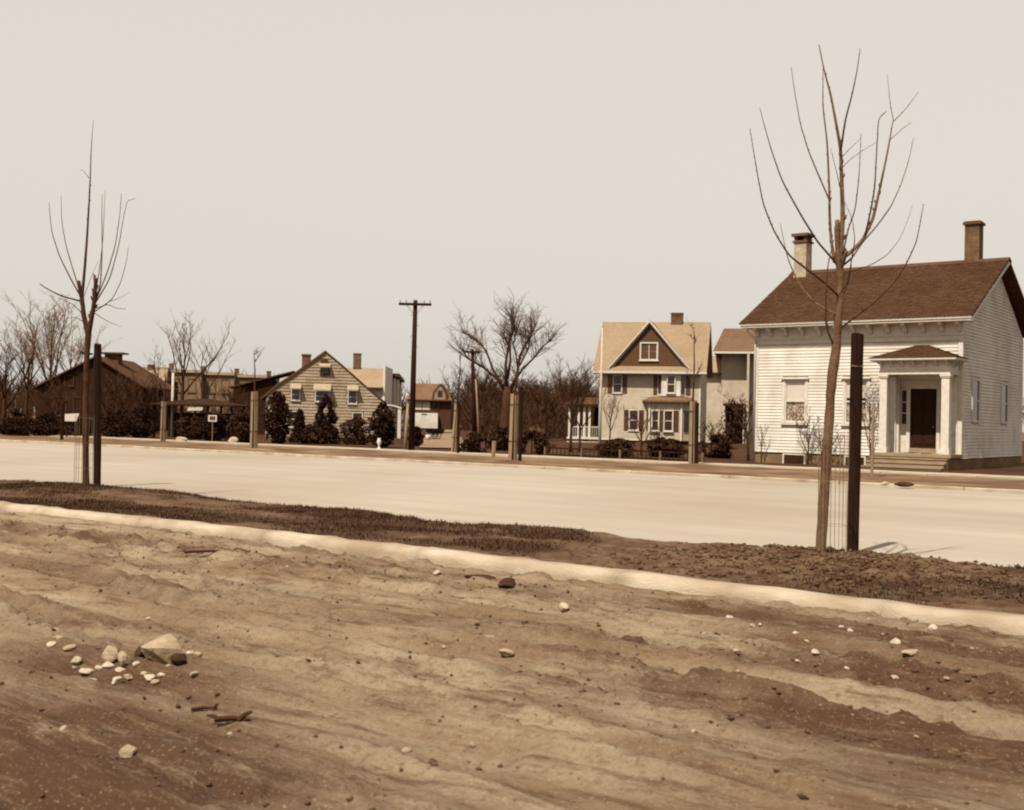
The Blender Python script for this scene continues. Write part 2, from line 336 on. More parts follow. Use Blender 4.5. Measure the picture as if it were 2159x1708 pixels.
# clods and crumbs of soil (uncountable) on mound and dirt
def crumbs(name, pts, sizes, m, label, seed):
    rs = np.random.RandomState(seed); k = len(pts)
    base = np.array([(1,0,0),(0,1,0),(-1,0,0),(0,-1,0),(0,0,1),(0,0,-1)], float); fc = np.array([(0,1,4),(1,2,4),(2,3,4),(3,0,4),(1,0,5),(2,1,5),(3,2,5),(0,3,5)])
    V = (base[None]*rs.uniform(.55, 1.25, (k,6,1))*np.array([1.15,1,.7])+rs.uniform(-.25,.25,(k,6,3)))*np.asarray(sizes)[:,None,None]+np.asarray(pts)[:,None,:]
    Fc = fc[None]+np.arange(k)[:,None,None]*6
    o = npmesh(name, V.reshape(-1,3), Fc.reshape(-1,3), m, smooth=False, rz=RZ); return tag(o, label, 'soil', kind='stuff')
rs = np.random.RandomState(31)
P_, S_ = [], []
for i in range(4200):
    r = r_rt+.15+rs.randn()*1.0; n = n_rt-.6+rs.randn()*.8
    if 9.2 < n < 12.4: s = .008+.03*rs.rand()**3; P_.append((r, n, strip_h(r, n)+s*.3)); S_.append(s)
crumbs('soil_clods', P_, S_, M['turf_soil'], 'crumbled soil clods heaped round the nearer tree', 1)
NC = 90000
r = rs.uniform(-20, 2, NC); n = rs.uniform(.6, 8.75, NC)
ii = np.clip(np.round((r+24)/DG).astype(int), 0, len(rr)-1); jj = np.clip(np.round((n+2)/DG).astype(int), 0, len(nn)-1)
k_ = rs.rand(NC) < .05+.40*streak[ii, jj]+.14*clod_band[ii, jj]
r, n, z = r[k_], n[k_], h[ii, jj][k_]; S_ = .004+.017*rs.rand(len(r))**4.5; P_ = np.stack([r, n, z+S_*.3], -1)
crumbs('dirt_crumbs', P_, S_, M['turf_soil'], 'loose dark crumbs of earth scattered over the dirt roadway', 2)
# --- paved road
mb = MB().add([(-260,12.2,0),(90,12.2,0),(90,29.55,0),(-260,29.55,0)], [(0,1,2,3)])
o = mb.build('road', M['concrete'], rz=RZ); tag(o, 'broad pale concrete road', 'road', kind='structure')
# far kerb
fk = empty('far_kerb', ws(-20, 29.5), RZ); tag(fk, 'low pale kerb along the far side of the road', 'kerb', kind='structure')
for k in range(24):
    x0 = -62+k*3.2
    MB().prism_x([(-.0,-.2),(.02,.07),(.05,.09),(.15,.09),(.15,-.2)], x0+.01, x0+3.19).build('kerb_section', M['kerb'], fk, loc=(10, 0, 0))
# far verge
rr3 = np.arange(-90, 30, .25); nn3 = np.arange(29.62, 36.6, .2)
R3, N3 = np.meshgrid(rr3, nn3, indexing='ij')
h3 = .075+fbm(R3*.25, N3*.4, 12, 3)*.07+fbm(R3*1.2, N3*1.2, 13, 3)*.06
for px, py in ((535,947),(1085,972),(1463,980),(345,932)):
    r0, n0 = st(G(px, py, .12)); h3 += .10*np.exp(-(((R3-r0)/1.0)**2+((N3-n0)/.8)**2))
o = npmesh('far_verge', np.stack([R3, N3, h3], -1).reshape(-1,3), grid(len(rr3), len(nn3)), M['verge'], rz=RZ); tag(o, 'patchy turf verge beyond the road', 'verge', kind='structure')
# sidewalk of slabs
sw = empty('sidewalk', ws(-20, 37.3), RZ); tag(sw, 'pale concrete sidewalk in front of the houses', 'sidewalk', kind='structure')
slab = MB().box(.01, 1.49, -.8, .8, -.1, .115)
s0 = slab.build('slab', M['walk'], sw, loc=(-45, 0, 0))
for k in range(1, 54):
    c = s0.copy(); COL.objects.link(c); c.parent = sw; c.location = (-45+k*1.5, 0, .004*math.sin(k*2.3))
# yards behind the sidewalk
rr4 = np.arange(-200, 60, 1.0); nn4 = np.arange(38.05, 190, 1.0); R4, N4 = np.meshgrid(rr4, nn4, indexing='ij')
h4 = .04+fbm(R4*.2, N4*.2, 15, 3)*.10
o = npmesh('yard', np.stack([R4, N4, h4], -1).reshape(-1,3), grid(len(rr4), len(nn4)), M['yard'], rz=RZ); tag(o, 'dark yard ground between sidewalk and houses', 'yard', kind='structure')
q = [G(884,943,.11), G(992,945,.11), G(958,906,.11), G(905,906,.11)]
o = MB().add(q, [(0,1,2,3)]).build('side_street', M['lane']); tag(o, 'dirt side street leading back between the houses', 'street', kind='structure')

# ================================================================ builders
def leaves(name, m, parent, cx, cy, z0, z1, rx, ry, n, size, seed, shape='egg'):
    rs = np.random.RandomState(seed); pts = []
    hgt = z1-z0
    t = rs.rand(n*3); a = rs.uniform(0, 2*pi, n*3); q = np.sqrt(rs.rand(n*3))*.75+.25*rs.rand(n*3)
    if shape == 'cone': R_ = (1-t)**.75*(.9)+.12
    elif shape == 'block': R_ = .9*np.clip(np.minimum(t*7, (1-t)*5), .25, 1)
    else: R_ = np.sqrt(np.clip(1-(2*t-.9)**2/1.25, .02, 1))
    lump = .72+.65*vn(a*1.6+seed, t*5, seed)
    X = cx+rx*R_*q*lump*np.cos(a); Y = cy+ry*R_*q*lump*np.sin(a); Z = z0+hgt*t*(.9+.2*vn(a*2, t*0, seed+2))
    keep = vn(X*2.6+seed, Z*2.6+Y, seed+5) > .28
    C = np.stack([X, Y, Z], -1)[keep][:n]; k = len(C)
    d1 = rs.randn(k,3); d1 /= np.linalg.norm(d1, axis=1)[:,None]; d2 = np.cross(d1, rs.randn(k,3)); d2 /= np.linalg.norm(d2, axis=1)[:,None]
    s = size*rs.uniform(.6, 1.4, (k,1))
    V = np.stack([C-d1*s, C+d2*s*.6, C+d1*s, C-d2*s*.6], 1).reshape(-1,3)
    return npmesh(name, V, np.arange(k*4).reshape(-1,4), m, parent, smooth=False)
def bush(name, label, cat, P, w, hgt, n=1800, size=.07, m='ever', seed=1, shape='egg', group=None, depth=None):
    t = empty(name, (P[0], P[1], P[2]), 0, label, cat, group)
    leaves('foliage', M[m], t, 0, 0, .03, hgt, w/2, (depth or w)/2, n, size, seed, shape)
    MB().tube([(0,0,-.15),(.03,0,hgt*.4),(0,.02,hgt*.75)], [.05,.035,.01], 5).build('stem', M['bark_dark'], t)
    return t
def bare(name, label, P, hgt, spread=.35, seed=1, trunk_r=.12, fork=.3, limbs=7, sub=5, twigs=5, tl=1.0, m1='bark_dark', m2='twig_dark', cat='tree', group=None, lean=(0,0), up=.6, tr=.012, droop=0.0):
    rs = random.Random(seed); t = empty(name, P, 0, label, cat, group); tk = MB(); cr = MB()
    fz = hgt*fork; top = np.array([lean[0]*hgt, lean[1]*hgt, hgt*.82])
    def wig(p, d, L, n, j):
        pts = [np.array(p, float)]; d = np.array(d, float)
        for i in range(n):
            d = d+np.array([rs.uniform(-j,j), rs.uniform(-j,j), rs.uniform(-j,j)+.04]); d /= np.linalg.norm(d); pts.append(pts[-1]+d*L/n)
        return pts, d
    def interp(pts, f):
        x = f*(len(pts)-1); i = min(int(x), len(pts)-2); return pts[i]*(1-x+i)+pts[i+1]*(x-i)
    tp = [np.array([0,0,-.25])]+[np.array([rs.uniform(-.02,.02)*hgt*i/5+lean[0]*hgt*i/5*.82, rs.uniform(-.02,.02)*hgt*i/5+lean[1]*hgt*i/5, hgt*.82*i/5]) for i in range(1,6)]
    tk.tube(tp, [trunk_r*1.25, trunk_r, trunk_r*.8, trunk_r*.5, trunk_r*.28, trunk_r*.12], 7)
    for i in range(limbs):
        f = fork+(1-fork)*(i+.3)/limbs*.92; p0 = interp(tp, .02+f*.95); az = i*2.4+rs.uniform(-.5,.5); hor = spread*rs.uniform(.7,1.25)/max(.25,up)
        d = np.array([cos(az)*hor, sin(az)*hor, 1.0]); d /= np.linalg.norm(d); L = hgt*(1.02-f)*rs.uniform(.75,1.05)+hgt*.10
        pts, dd = wig(p0, d, L, 5, .16); r0 = trunk_r*.5*(1.15-f)+tr
        tk.tube(pts, [r0*(1-.16*k) for k in range(6)], 5)
        for j in range(sub):
            g = .25+.75*(j+rs.random()*.6)/sub; q = interp(pts, min(g,.99)); az2 = rs.uniform(0, 2*pi)
            d2 = dd*.8+np.array([cos(az2)*.75, sin(az2)*.75, .45-droop]); d2 /= np.linalg.norm(d2)
            p2, e2 = wig(q, d2, L*.42*tl*rs.uniform(.6,1.1), 4, .2); r2 = max(tr, r0*.42)
            cr.tube(p2, [r2, r2*.8, r2*.6, r2*.45, r2*.3], 4, False)
            for k in range(twigs):
                w = interp(p2, .2+.8*rs.random()); az3 = rs.uniform(0, 2*pi)
                d3 = e2*.7+np.array([cos(az3)*.8, sin(az3)*.8, .3-droop*1.3]); d3 /= np.linalg.norm(d3)
                p3, e3 = wig(w, d3, L*.2*tl*rs.uniform(.5,1.2), 2, .2); cr.tube(p3, [tr*.8, tr*.6, tr*.35], 3, False)
                for z in range(2):
                    az4 = rs.uniform(0, 2*pi); d4 = e3+np.array([cos(az4)*.7, sin(az4)*.7, .2-droop]); d4 /= np.linalg.norm(d4)
                    b = interp(p3, .3+.6*rs.random()); cr.tube([b, b+d4*L*.1*tl*rs.uniform(.5,1.2)], [tr*.6, tr*.3], 3, False)
    tk.build('trunk', M[m1], t, True); cr.build('crown', M[m2], t, False)
    return t
def wall(root, name, m, x0, x1, z0, z1, ops, y0, y1):
    xs = sorted(set([x0,x1]+[v for o in ops for v in o[:2]])); zs = sorted(set([z0,z1]+[v for o in ops for v in o[2:4]])); mb = MB()
    for a, b in zip(xs, xs[1:]):
        for c, d in zip(zs, zs[1:]):
            mx, mz = (a+b)/2, (c+d)/2
            if any(o[0] < mx < o[1] and o[2] < mz < o[3] for o in ops): continue
            mb.box(a, b, y0, y1, c, d)
    return mb.build(name, m, root)
def window(root, x0, x1, z0, z1, y=0.0, fr=.07, trim='white_trim', pane='pane', cols=1, rows=2, proud=.04, sill=True, depth=.10):
    w = MB().box(x0-fr, x0, y-proud, y+depth, z0-fr*.6, z1+fr).box(x1, x1+fr, y-proud, y+depth, z0-fr*.6, z1+fr).box(x0, x1, y-proud, y+depth, z1, z1+fr).build('window', M[trim], root)
    if sill: MB().box(x0-fr*1.5, x1+fr*1.5, y-proud-.06, y+depth, z0-fr*1.5, z0-.002-fr*.6).box(x0, x1, y-proud*.5, y+depth, z0-fr*.6, z0).build('sill', M[trim], w)
    s = MB(); zt = .045; dx = (x1-x0)/cols; dz = (z1-z0)/rows
    for r in range(rows+1): 
        z = z0+dz*r; s.box(x0, x1, y+.03, y+.065, max(z0, z-zt/2), min(z1, z+zt/2))
    for c in range(cols+1):
        x = x0+dx*c; s.box(max(x0, x-zt/2), min(x1, x+zt/2), y+.028, y+.067, z0, z1)
    s.build('sash', M[trim], w)
    for r in range(rows):
        for c in range(cols):
            MB().box(x0+dx*c+.01, x0+dx*(c+1)-.01, y+.045, y+.05, z0+dz*r+.01, z0+dz*(r+1)-.01).build('pane', M[pane], w)
    return w
def shutter(root, x0, x1, z0, z1, y):
    s = MB().box(x0, x0+.05, y-.05, y-.01, z0, z1).box(x1-.05, x1, y-.05, y-.01, z0, z1).box(x0+.05, x1-.05, y-.05, y-.01, z0, z0+.07).box(x0+.05, x1-.05, y-.05, y-.01, z1-.07, z1)
    k = max(6, int((z1-z0)/.09))
    for i in range(k):
        z = z0+.08+(z1-z0-.16)*i/k; s.add([(x0+.05,y-.045,z),(x1-.05,y-.045,z),(x1-.05,y-.015,z+.075),(x0+.05,y-.015,z+.075)], [(0,1,2,3)])
    return s.build('shutter', M['shutter'], root)
def shingles(name, m, root, a, b, c, d, expo=.15, wid=.17, seed=1, lift=.022, kind='stuff'):
    # quad a-b eave, d-c ridge
    rs = random.Random(seed); a,b,c,d = [np.array(p, float) for p in (a,b,c,d)]
    n = np.cross(b-a, d-a); n /= np.linalg.norm(n); L = max(np.linalg.norm(d-a), np.linalg.norm(c-b)); k = max(1, int(L/expo)); mb = MB()
    for i in range(k):
        t0, t1 = i/k, min(1.0, (i+1.25)/k)
        p0, p1 = a+(d-a)*t0, b+(c-b)*t0; q0, q1 = a+(d-a)*t1, b+(c-b)*t1
        Lw = np.linalg.norm(p1-p0)
        if Lw < .02: continue
        s = 0.0; off = rs.random()*wid
        while s < 1:
            e = min(1.0, s+(wid*rs.uniform(.6,1.4) if s else off+.02)/Lw); g = .004/Lw
            j = rs.uniform(-.012,.012)*(1 if i else 0); up_ = lift*rs.uniform(.75,1.35); sl = (d-a)/L*j
            A, B = p0+(p1-p0)*(s+g)+sl, p0+(p1-p0)*(e-g)+sl; C_, D_ = q0+(q1-q0)*(e-g), q0+(q1-q0)*(s+g)
            mb.add([A+n*up_, B+n*up_, C_+n*.003, D_+n*.003, A, B], [(0,1,2,3),(4,5,1,0)]); s = e
    o = mb.build(name, m, root)
    if kind: o['kind'] = kind
    return o
def brick_chimney(root, x0, x1, y0, y1, z0, z1, m='brick', cap=.07, capm=None, brick=None):
    c = MB().box(x0, x1, y0, y1, z0, z1-.14).build('chimney', M[m], root)
    MB().box(x0-cap, x1+cap, y0-cap, y1+cap, z1-.14, z1-.05).box(x0-cap*.4, x1+cap*.4, y0-cap*.4, y1+cap*.4, z1-.05, z1).build('chimney_cap', M[capm or m], c)
    return c

# ================================================================ WHITE CLAPBOARD HOUSE (right)
HO = G(1590, 973, .05)
wh = empty('clapboard_house', (HO[0], HO[1], 0), -radians(37), 'white clapboard house with brown shingle roof and bracketed entrance portico', 'house')
WW, WD = 8.2, 9.3
MB().box(0.02, WW-.02, .03, WD-.03, -.3, .46).build('foundation', M['found'], wh)
wins = [(1.30, 2.17, 1.72, 3.37), (3.80, 4.68, 1.72, 3.37)]
entry = (5.78, 7.68, .62, 3.40)
ops = wins+[entry]
wall(wh, 'wall', M['white'], 0, WW, .46, 5.5, ops, .02, .14)
MB().box(WW-.14, WW-.02, .14, WD, .46, 5.5).box(.02, .14, .14, WD, .46, 5.5).box(.14, WW-.14, WD-.12, WD, .46, 5.5).build('wall', M['white'], wh)
MB().prism_x([(.02,5.5),(WD,5.5),(4.65,8.25)], WW-.13, WW-.02).prism_x([(.02,5.5),(WD,5.5),(4.65,8.25)], .02, .13).build('gable_wall', M['white'], wh)
MB().box(.14, WW-.14, .3, WD-.2, .40, .47).build('floor', M['interior'], wh)
MB().box(.15, WW-.15, 2.2, 2.25, .47, 5.4).build('partition', M['interior'], wh)
# clapboards, each its own board
rows = 35; ch = (4.83-.47)/rows
def board(x0, x1, z, y=0.0, k=0):
    j = random.Random(int(z*977)+k).uniform(-.003, .004)
    return MB().prism_x([(y+.02, z-.012), (y-.022+j, z-.012), (y-.020+j, z+.004), (y+.004, z+ch), (y+.02, z+ch)], x0, x1)
for i in range(rows):
    z = .475+i*ch; cut = sorted([(a-.10, b+.10) for a, b, c, d in wins if z+ch > c-.16 and z < d+.12]+([(5.62, 7.82)] if z < 3.5 else []))
    x = .13
    for a, b in cut+[(WW-.13, None)]:
        if a-x > .05: board(x, a, z, 0, i).build('clapboard', M['white'], wh)
        x = b
def sideboard(y0, y1, z, h_):
    return MB().add([(WW-.02,y0,z-.012),(WW+.024,y0,z-.012),(WW+.02,y0,z+.004),(WW-.004,y0,z+h_),(WW-.02,y0,z+h_),
                     (WW-.02,y1,z-.012),(WW+.024,y1,z-.012),(WW+.02,y1,z+.004),(WW-.004,y1,z+h_),(WW-.02,y1,z+h_)],
                    [(0,1,2,3,4),(9,8,7,6,5),(1,6,7,2),(2,7,8,3),(0,5,6,1),(3,8,9,4)])
sw_ops = [(1.35, 2.25, 1.9, 3.4), (5.6, 6.5, 1.9, 3.4)]
for i in range(61):
    z = .475+i*ch
    if z > 7.9: break
    a, b = .13, WD-.1
    if z > 5.4: a = max(a, (z+ch-5.5)/(8.25-5.5)*4.63+.05); b = min(b, WD-(z+ch-5.5)/(2.75)*4.63-.05)
    segs = [(a, b)]
    for (c, d, e, f) in sw_ops:
        if z+ch > e-.1 and z < f+.1:
            segs = [s for (p, q_) in segs for s in ((p, min(q_, c-.08)), (max(p, d+.08), q_)) if s[1]-s[0] > .05]
    for p, q_ in segs: sideboard(p, q_, z, ch).build('clapboard', M['white'], wh)
for (c, d, e, f) in sw_ops:
    w = MB().box(WW-.02, WW+.05, c-.08, c, e-.08, f+.08).box(WW-.02, WW+.05, d, d+.08, e-.08, f+.08).box(WW-.02, WW+.05, c, d, f, f+.08).box(WW-.02, WW+.07, c, d, e-.08, e).build('window', M['white_trim'], wh)
    MB().box(WW-.02, WW+.02, c, d, (e+f)/2-.03, (e+f)/2+.03).build('sash', M['white_trim'], w)
    for e1, f1 in ((e, (e+f)/2-.03), ((e+f)/2+.03, f)): MB().box(WW-.025, WW+.006, c, d, e1, f1).build('pane', M['pane'], w)
# corner boards, architrave, frieze, cornice
for x0, x1 in ((0, .13), (WW-.13, WW)):
    MB().box(x0, x1, -.04, .02, .46, 4.84).build('corner_board', M['white_trim'], wh)
MB().box(WW, WW+.035, -.04, .13, .46, 4.84).build('corner_board', M['white_trim'], wh)
MB().box(-.05, WW+.05, -.055, .02, 4.84, 4.90).box(-.02, WW+.02, -.04, .02, 4.90, 5.02).box(-.07, WW+.07, -.075, .02, 5.02, 5.06).build('architrave', M['white_trim'], wh)
MB().box(0, WW, -.03, .02, 5.06, 5.50).build('frieze', M['white'], wh)
for u in (.10, .68, 1.33, 2.03, 2.74, 3.44, 4.12, 4.78, 5.46, 6.12, 6.80, 7.48, 8.10):
    MB().prism_x([(-.03,5.14),(-.03,5.50),(-.44,5.50),(-.44,5.41),(-.32,5.38),(-.19,5.31),(-.14,5.20),(-.08,5.14)], u-.075, u+.075).build('bracket', M['white_trim'], wh)
MB().box(-.42, WW+.42, -.50, .02, 5.50, 5.54).build('soffit', M['white_trim'], wh)
MB().box(-.45, WW+.45, -.56, -.46, 5.515, 5.66).box(-.47, WW+.47, -.60, -.55, 5.60, 5.70).build('cornice', M['white_trim'], wh)
# roof
ez, rz_ = 5.70, 8.42; ey = -.60
def rp(x, t): return (x, ey+(4.65-ey)*t, ez+(rz_-ez)*t)
roof = MB().slab(rp(-.47,0), rp(WW+.47,0), rp(WW+.47,1), rp(-.47,1), .10).slab((WW+.47,WD+.6,ez), (-.47,WD+.6,ez), (-.47,4.66,rz_), (WW+.47,4.66,rz_), .10).build('roof', M['roof_dark'], wh)
shingles('shingles', M['roof_dark'], roof, rp(-.5,-.006), rp(WW+.5,-.006), rp(WW+.5,1), rp(-.5,1), .135, .16, 5, .026)
MB().slab((-.5,4.35,rz_-.12), (WW+.5,4.35,rz_-.12), (WW+.5,4.66,rz_+.05), (-.5,4.66,rz_+.05), .03).slab((WW+.5,4.97,rz_-.12), (-.5,4.97,rz_-.12), (-.5,4.66,rz_+.05), (WW+.5,4.66,rz_+.05), .03).build('ridge_cap', M['roof_dark'], roof)
# gable-end rakes on the right
MB().slab((WW+.30,-.58,5.60),(WW+.48,-.58,5.60),(WW+.48,4.65,8.30),(WW+.30,4.65,8.30),.14).build('rake_board', M['white_trim'], wh)
# chimneys
c = MB().box(-.12, .44, 3.95, 4.6, 7.6, 9.62).build('chimney', M['pale_brick'], wh)
MB().box(-.18, .50, 3.89, 4.66, 9.62, 9.70).box(-.12, .0, 3.95, 4.6, 9.70, 9.90).box(.32, .44, 3.95, 4.6, 9.70, 9.90).box(.0, .32, 4.45, 4.6, 9.70, 9.90).box(-.22, .54, 3.85, 4.70, 9.90, 10.02).build('chimney_cap', M['brick'], c)
c = brick_chimney(wh, 6.98, 7.55, 4.5, 5.1, 7.8, 10.02, 'brick', .07)
# downspout
MB().tube([(-.25,-.5,5.5),(-.22,-.42,5.40),(-.02,-.10,5.12),(.0,-.09,5.0),(.0,-.09,.12)], [.04]*5, 8).build('downspout', M['white_trim'], wh, True)
# front windows with shade and lace
for k, (a, b, c_, d) in enumerate(wins):
    w = MB().box(a-.10, a, -.035, .10, c_-.05, d+.06).box(b, b+.10, -.035, .10, c_-.05, d+.06).box(a, b, -.035, .10, d, d+.06).build('window', M['white_trim'], wh)
    MB().box(a-.16, b+.16, -.11, .02, d+.06, d+.10).box(a-.13, b+.13, -.075, .02, d+.10, d+.135).build('window_hood', M['white_trim'], w)
    MB().box(a-.14, b+.14, -.10, .10, c_-.13, c_-.06).build('sill', M['white_trim'], w)
    zm = (c_+d)/2
    MB().box(a, b, .0, .04, c_-.05, c_+.04).box(a, b, .005, .045, zm-.03, zm+.03).box(a, b, .005, .045, d-.05, d).box(a, a+.05, .003, .043, c_, d).box(b-.05, b, .003, .043, c_, d).build('sash', M['white_trim'], w)
    for z0, z1 in ((c_+.04, zm-.03), (zm+.03, d-.05)): MB().add([(a+.04,.028,z0),(b-.04,.028,z0),(b-.04,.028,z1),(a+.04,.028,z1)], [(0,1,2,3)]).build('pane', M['glass'], w)
    zs = zm+.02+(.12 if k else 0)
    MB().box(a, b, .052, .056, zs, d).build('roller_shade', M['shade'], w)
    # lace with folds and scalloped hem at the top edge
    mb = MB(); K = 28
    for i in range(K+1):
        x = a+(b-a)*i/K; y = .075+.010*math.sin(i*1.9); mb.v += [(x, y, c_), (x, y, zm-.01-.03*abs(math.sin(i*.55)))]
    for i in range(K): mb.f.append((2*i, 2*i+2, 2*i+3, 2*i+1))
    mb.build('curtain', M['lace'], w)
# cellar windows
for a, b in ((1.3, 2.15), (3.85, 4.6)):
    w = MB().box(a-.06, a, -.02, .03, .02, .43).box(b, b+.06, -.02, .03, .02, .43).box(a, b, -.02, .03, .38, .43).build('cellar_window', M['white_trim'], wh)
    MB().box(a, b, .0, .028, .02, .38).build('pane', M['pane'], w)
# doorway (recessed)
d0 = .62
MB().box(entry[0], 5.90, .02, .40, d0, 3.40).box(7.56, entry[1], .02, .40, d0, 3.40).box(6.12, 6.25, .22, .40, d0, 3.05).box(7.24, 7.37, .22, .40, d0, 3.05).box(5.90, 7.56, .22, .40, 3.05, 3.40).build('door_frame', M['white_trim'], wh)
dr = MB().box(6.25, 7.24, .30, .35, .80, 3.05).build('door', M['door'], wh)
for x0, x1 in ((6.36, 6.70), (6.79, 7.13)):
    for z0, z1 in ((.95, 1.55), (1.68, 2.25), (2.38, 2.92)): MB().box(x0, x1, .275, .30, z0, z1).build('panel', M['door'], dr)
MB().tube([(7.12,.30,1.62),(7.12,.25,1.62),(7.12,.23,1.62)], [.02,.02,.03], 8).build('door_knob', M['wire'], dr)
MB().box(6.25, 7.24, .18, .42, d0, .80).build('door_sill', M['step'], wh)
for a, b in ((5.90, 6.12), (7.37, 7.56)):
    s = MB().box(a, b, .30, .36, d0, 1.66).box(a, b, .27, .302, 1.60, 1.70).box(a, a+.02, .30, .36, 1.66, 3.05).box(b-.02, b, .30, .36, 1.66, 3.05).box(a+.02, b-.02, .30, .36, 2.98, 3.05).build('sidelight', M['white_trim'], wh)
    for z0, z1 in ((1.72, 2.10), (2.14, 2.52), (2.56, 2.96)): MB().box(a+.02, b-.02, .32, .33, z0, z1).build('pane', M['pane'], s)
    for zz in (2.10, 2.52): MB().box(a+.02, b-.02, .31, .34, zz, zz+.04).build('glazing_bar', M['white_trim'], s)
# portico
pf = -1.2
MB().box(5.42, 8.26, pf-.28, .02, .50, .62).build('porch_floor', M['step'], wh)
MB().box(5.50, 8.18, pf-.2, .02, -.2, .50).build('porch_base', M['found'], wh)
for k, (x0, x1) in enumerate(((5.57, 5.84), (7.82, 8.10))):
    c = MB().box(x0, x1, pf, pf+.27, .62, 3.50).build('column', M['white_trim'], wh)
    MB().box(x0-.03, x1+.03, pf-.03, pf+.30, .621, .82).build('column_base', M['white_trim'], c)
    MB().box(x0-.03, x1+.03, pf-.03, pf+.30, 3.40, 3.45).box(x0-.05, x1+.05, pf-.05, pf+.32, 3.45, 3.53).build('capital', M['white_trim'], c)
    MB().box(x0+.02, x1-.02, -.09, -.022, .62, 3.50).build('pilaster', M['white_trim'], wh)
MB().box(5.55, 8.12, pf-.02, pf+.29, 3.53, 3.70).box(5.55, 5.84, pf+.29, .02, 3.53, 3.70).box(7.83, 8.12, pf+.29, .02, 3.53, 3.70).build('beam', M['white_trim'], wh)
MB().box(5.57, 8.10, pf, pf+.2, 3.70, 4.02).box(5.57, 5.77, pf+.2, .02, 3.70, 4.02).box(7.90, 8.10, pf+.2, .02, 3.70, 4.02).build('porch_frieze', M['white'], wh)
MB().box(5.84, 7.83, pf+.29, .02, 3.60, 3.64).build('porch_ceiling', M['white_trim'], wh)
for u in (5.64, 6.02, 6.42, 6.83, 7.24, 7.64, 8.03):
    MB().prism_x([(pf,3.80),(pf,4.02),(pf-.22,4.02),(pf-.22,3.97),(pf-.12,3.93),(pf-.05,3.84)], u-.04, u+.04).build('bracket', M['white_trim'], wh)
for x, s in ((5.57, -1), (8.10, 1)):
    for y in (pf+.25, pf+.65):
        MB().prism_y([(x,3.80),(x,4.02),(x+s*.22,4.02),(x+s*.22,3.97),(x+s*.12,3.93)], y, y+.08).build('bracket', M['white_trim'], wh)
MB().box(5.29, 8.38, pf-.30, .02, 4.02, 4.055).box(5.26, 8.41, pf-.33, .02, 4.055, 4.13).build('porch_cornice', M['white_trim'], wh)
A, B = (5.24, pf-.35, 4.13), (8.43, pf-.35, 4.13); A2, B2 = (5.24, .0, 4.13), (8.43, .0, 4.13); T0, T1 = (6.72, -.25, 4.68), (6.95, -.25, 4.68); T2, T3 = (6.72, 0, 4.68), (6.95, 0, 4.68)
pr = MB().add([A, B, B2, A2, T0, T1, T3, T2], [(0,1,5,4),(1,2,6,5),(3,0,4,7),(4,5,6,7),(3,2,1,0)]).build('porch_roof', M['roof_dark'], wh)
shingles('shingles', M['roof_dark'], pr, A, B, T1, T0, .12, .15, 2, .02)
shingles('shingles', M['roof_dark'], pr, B, B2, T3, T1, .12, .15, 3, .02)
shingles('shingles', M['roof_dark'], pr, A2, A, T0, T2, .12, .15, 4, .02)
for x in (5.66, 7.92):
    MB().box(x, x+.05, pf+.29, -.06, 1.36, 1.42).box(x+.01, x+.04, pf+.29, -.06, .75, .78).build('railing', M['white_trim'], wh)
    for i in range(6): MB().box(x+.012, x+.038, pf+.38+i*.125, pf+.405+i*.125, .78, 1.36).build('baluster', M['white_trim'], wh)
for i in range(3):
    z = .47-i*.157; y0 = pf-.28-.30*(i+1)
    MB().box(5.40-.03*i, 8.22-.01*i, y0, y0+.33, z-.045, z).build('step', M['step'], wh)
    MB().box(5.43-.03*i, 8.19-.01*i, y0+.03, y0+.30, -.15, z-.046).build('riser', M['step'], wh)
tag(MB().box(6.35, 7.25, -.75, -.25, .622, .635).build('doormat', M['interior'], None), 'dark doormat lying before the front door on the portico floor', 'doormat')
o = bpy.data.objects['doormat']; o.location = wh.location; o.rotation_euler = wh.rotation_euler
o = MB().add([(6.9,pf-.22,.626),(7.18,pf-.20,.626),(7.15,pf-.05,.640),(6.92,pf-.04,.628)], [(0,1,2,3)]).build('newspaper', M['paper']); tag(o, 'folded white newspaper lying at the top of the portico steps', 'newspaper'); o.location = wh.location; o.rotation_euler = wh.rotation_euler
def whp(u, w, z=0.0):
    a = radians(37); return np.array([HO[0]+u*cos(a)-w*sin(a), HO[1]-u*sin(a)-w*cos(a), z])

# ================================================================ CREAM HOUSE WITH CROSS GABLE (middle)
mh = empty('cross_gable_house', (6.43, 83.8, 0), -radians(13), 'cream two-storey house with steep front gable and dark shutters', 'house')
MW, MD = 7.33, 7.8
MB().box(.03, MW-.03, .03, MD, -.3, .34).build('foundation', M['found_dark'], mh)
mo = [(1.02,1.60,3.77,5.0), (2.26,2.86,1.05,2.46)]
def siding(root, m, x0, x1, z0, z1, ops, y, h_=.16):
    mb = MB(); k = int((z1-z0)/h_)
    for i in range(k):
        z = z0+i*(z1-z0)/k; hh = (z1-z0)/k; x = x0
        for a, b in sorted([(o[0]-.05, o[1]+.05) for o in ops if z+hh > o[2] and z < o[3]])+[(x1, None)]:
            if a-x > .03: mb.prism_x([(y+.02,z-.01),(y-.025,z-.01),(y-.005,z+hh),(y+.02,z+hh)], x, a)
            x = b
    o = mb.build('siding', m, root); o['kind'] = 'stuff'; return o
wall(mh, 'wall', M['cream'], 0, MW, .34, 5.25, mo, .0, .15)
MB().box(0, .15, .15, MD, .34, 5.25).box(MW-.15, MW, .15, MD, .34, 5.25).box(.15, MW-.15, MD-.15, MD, .34, 5.25).build('wall', M['cream'], mh)
MB().prism_x([(0,5.25),(MD,5.25),(3.9,8.85)], MW-.14, MW-.01).prism_x([(0,5.25),(MD,5.25),(3.9,8.85)], .01, .14).build('gable_wall', M['cream'], mh)
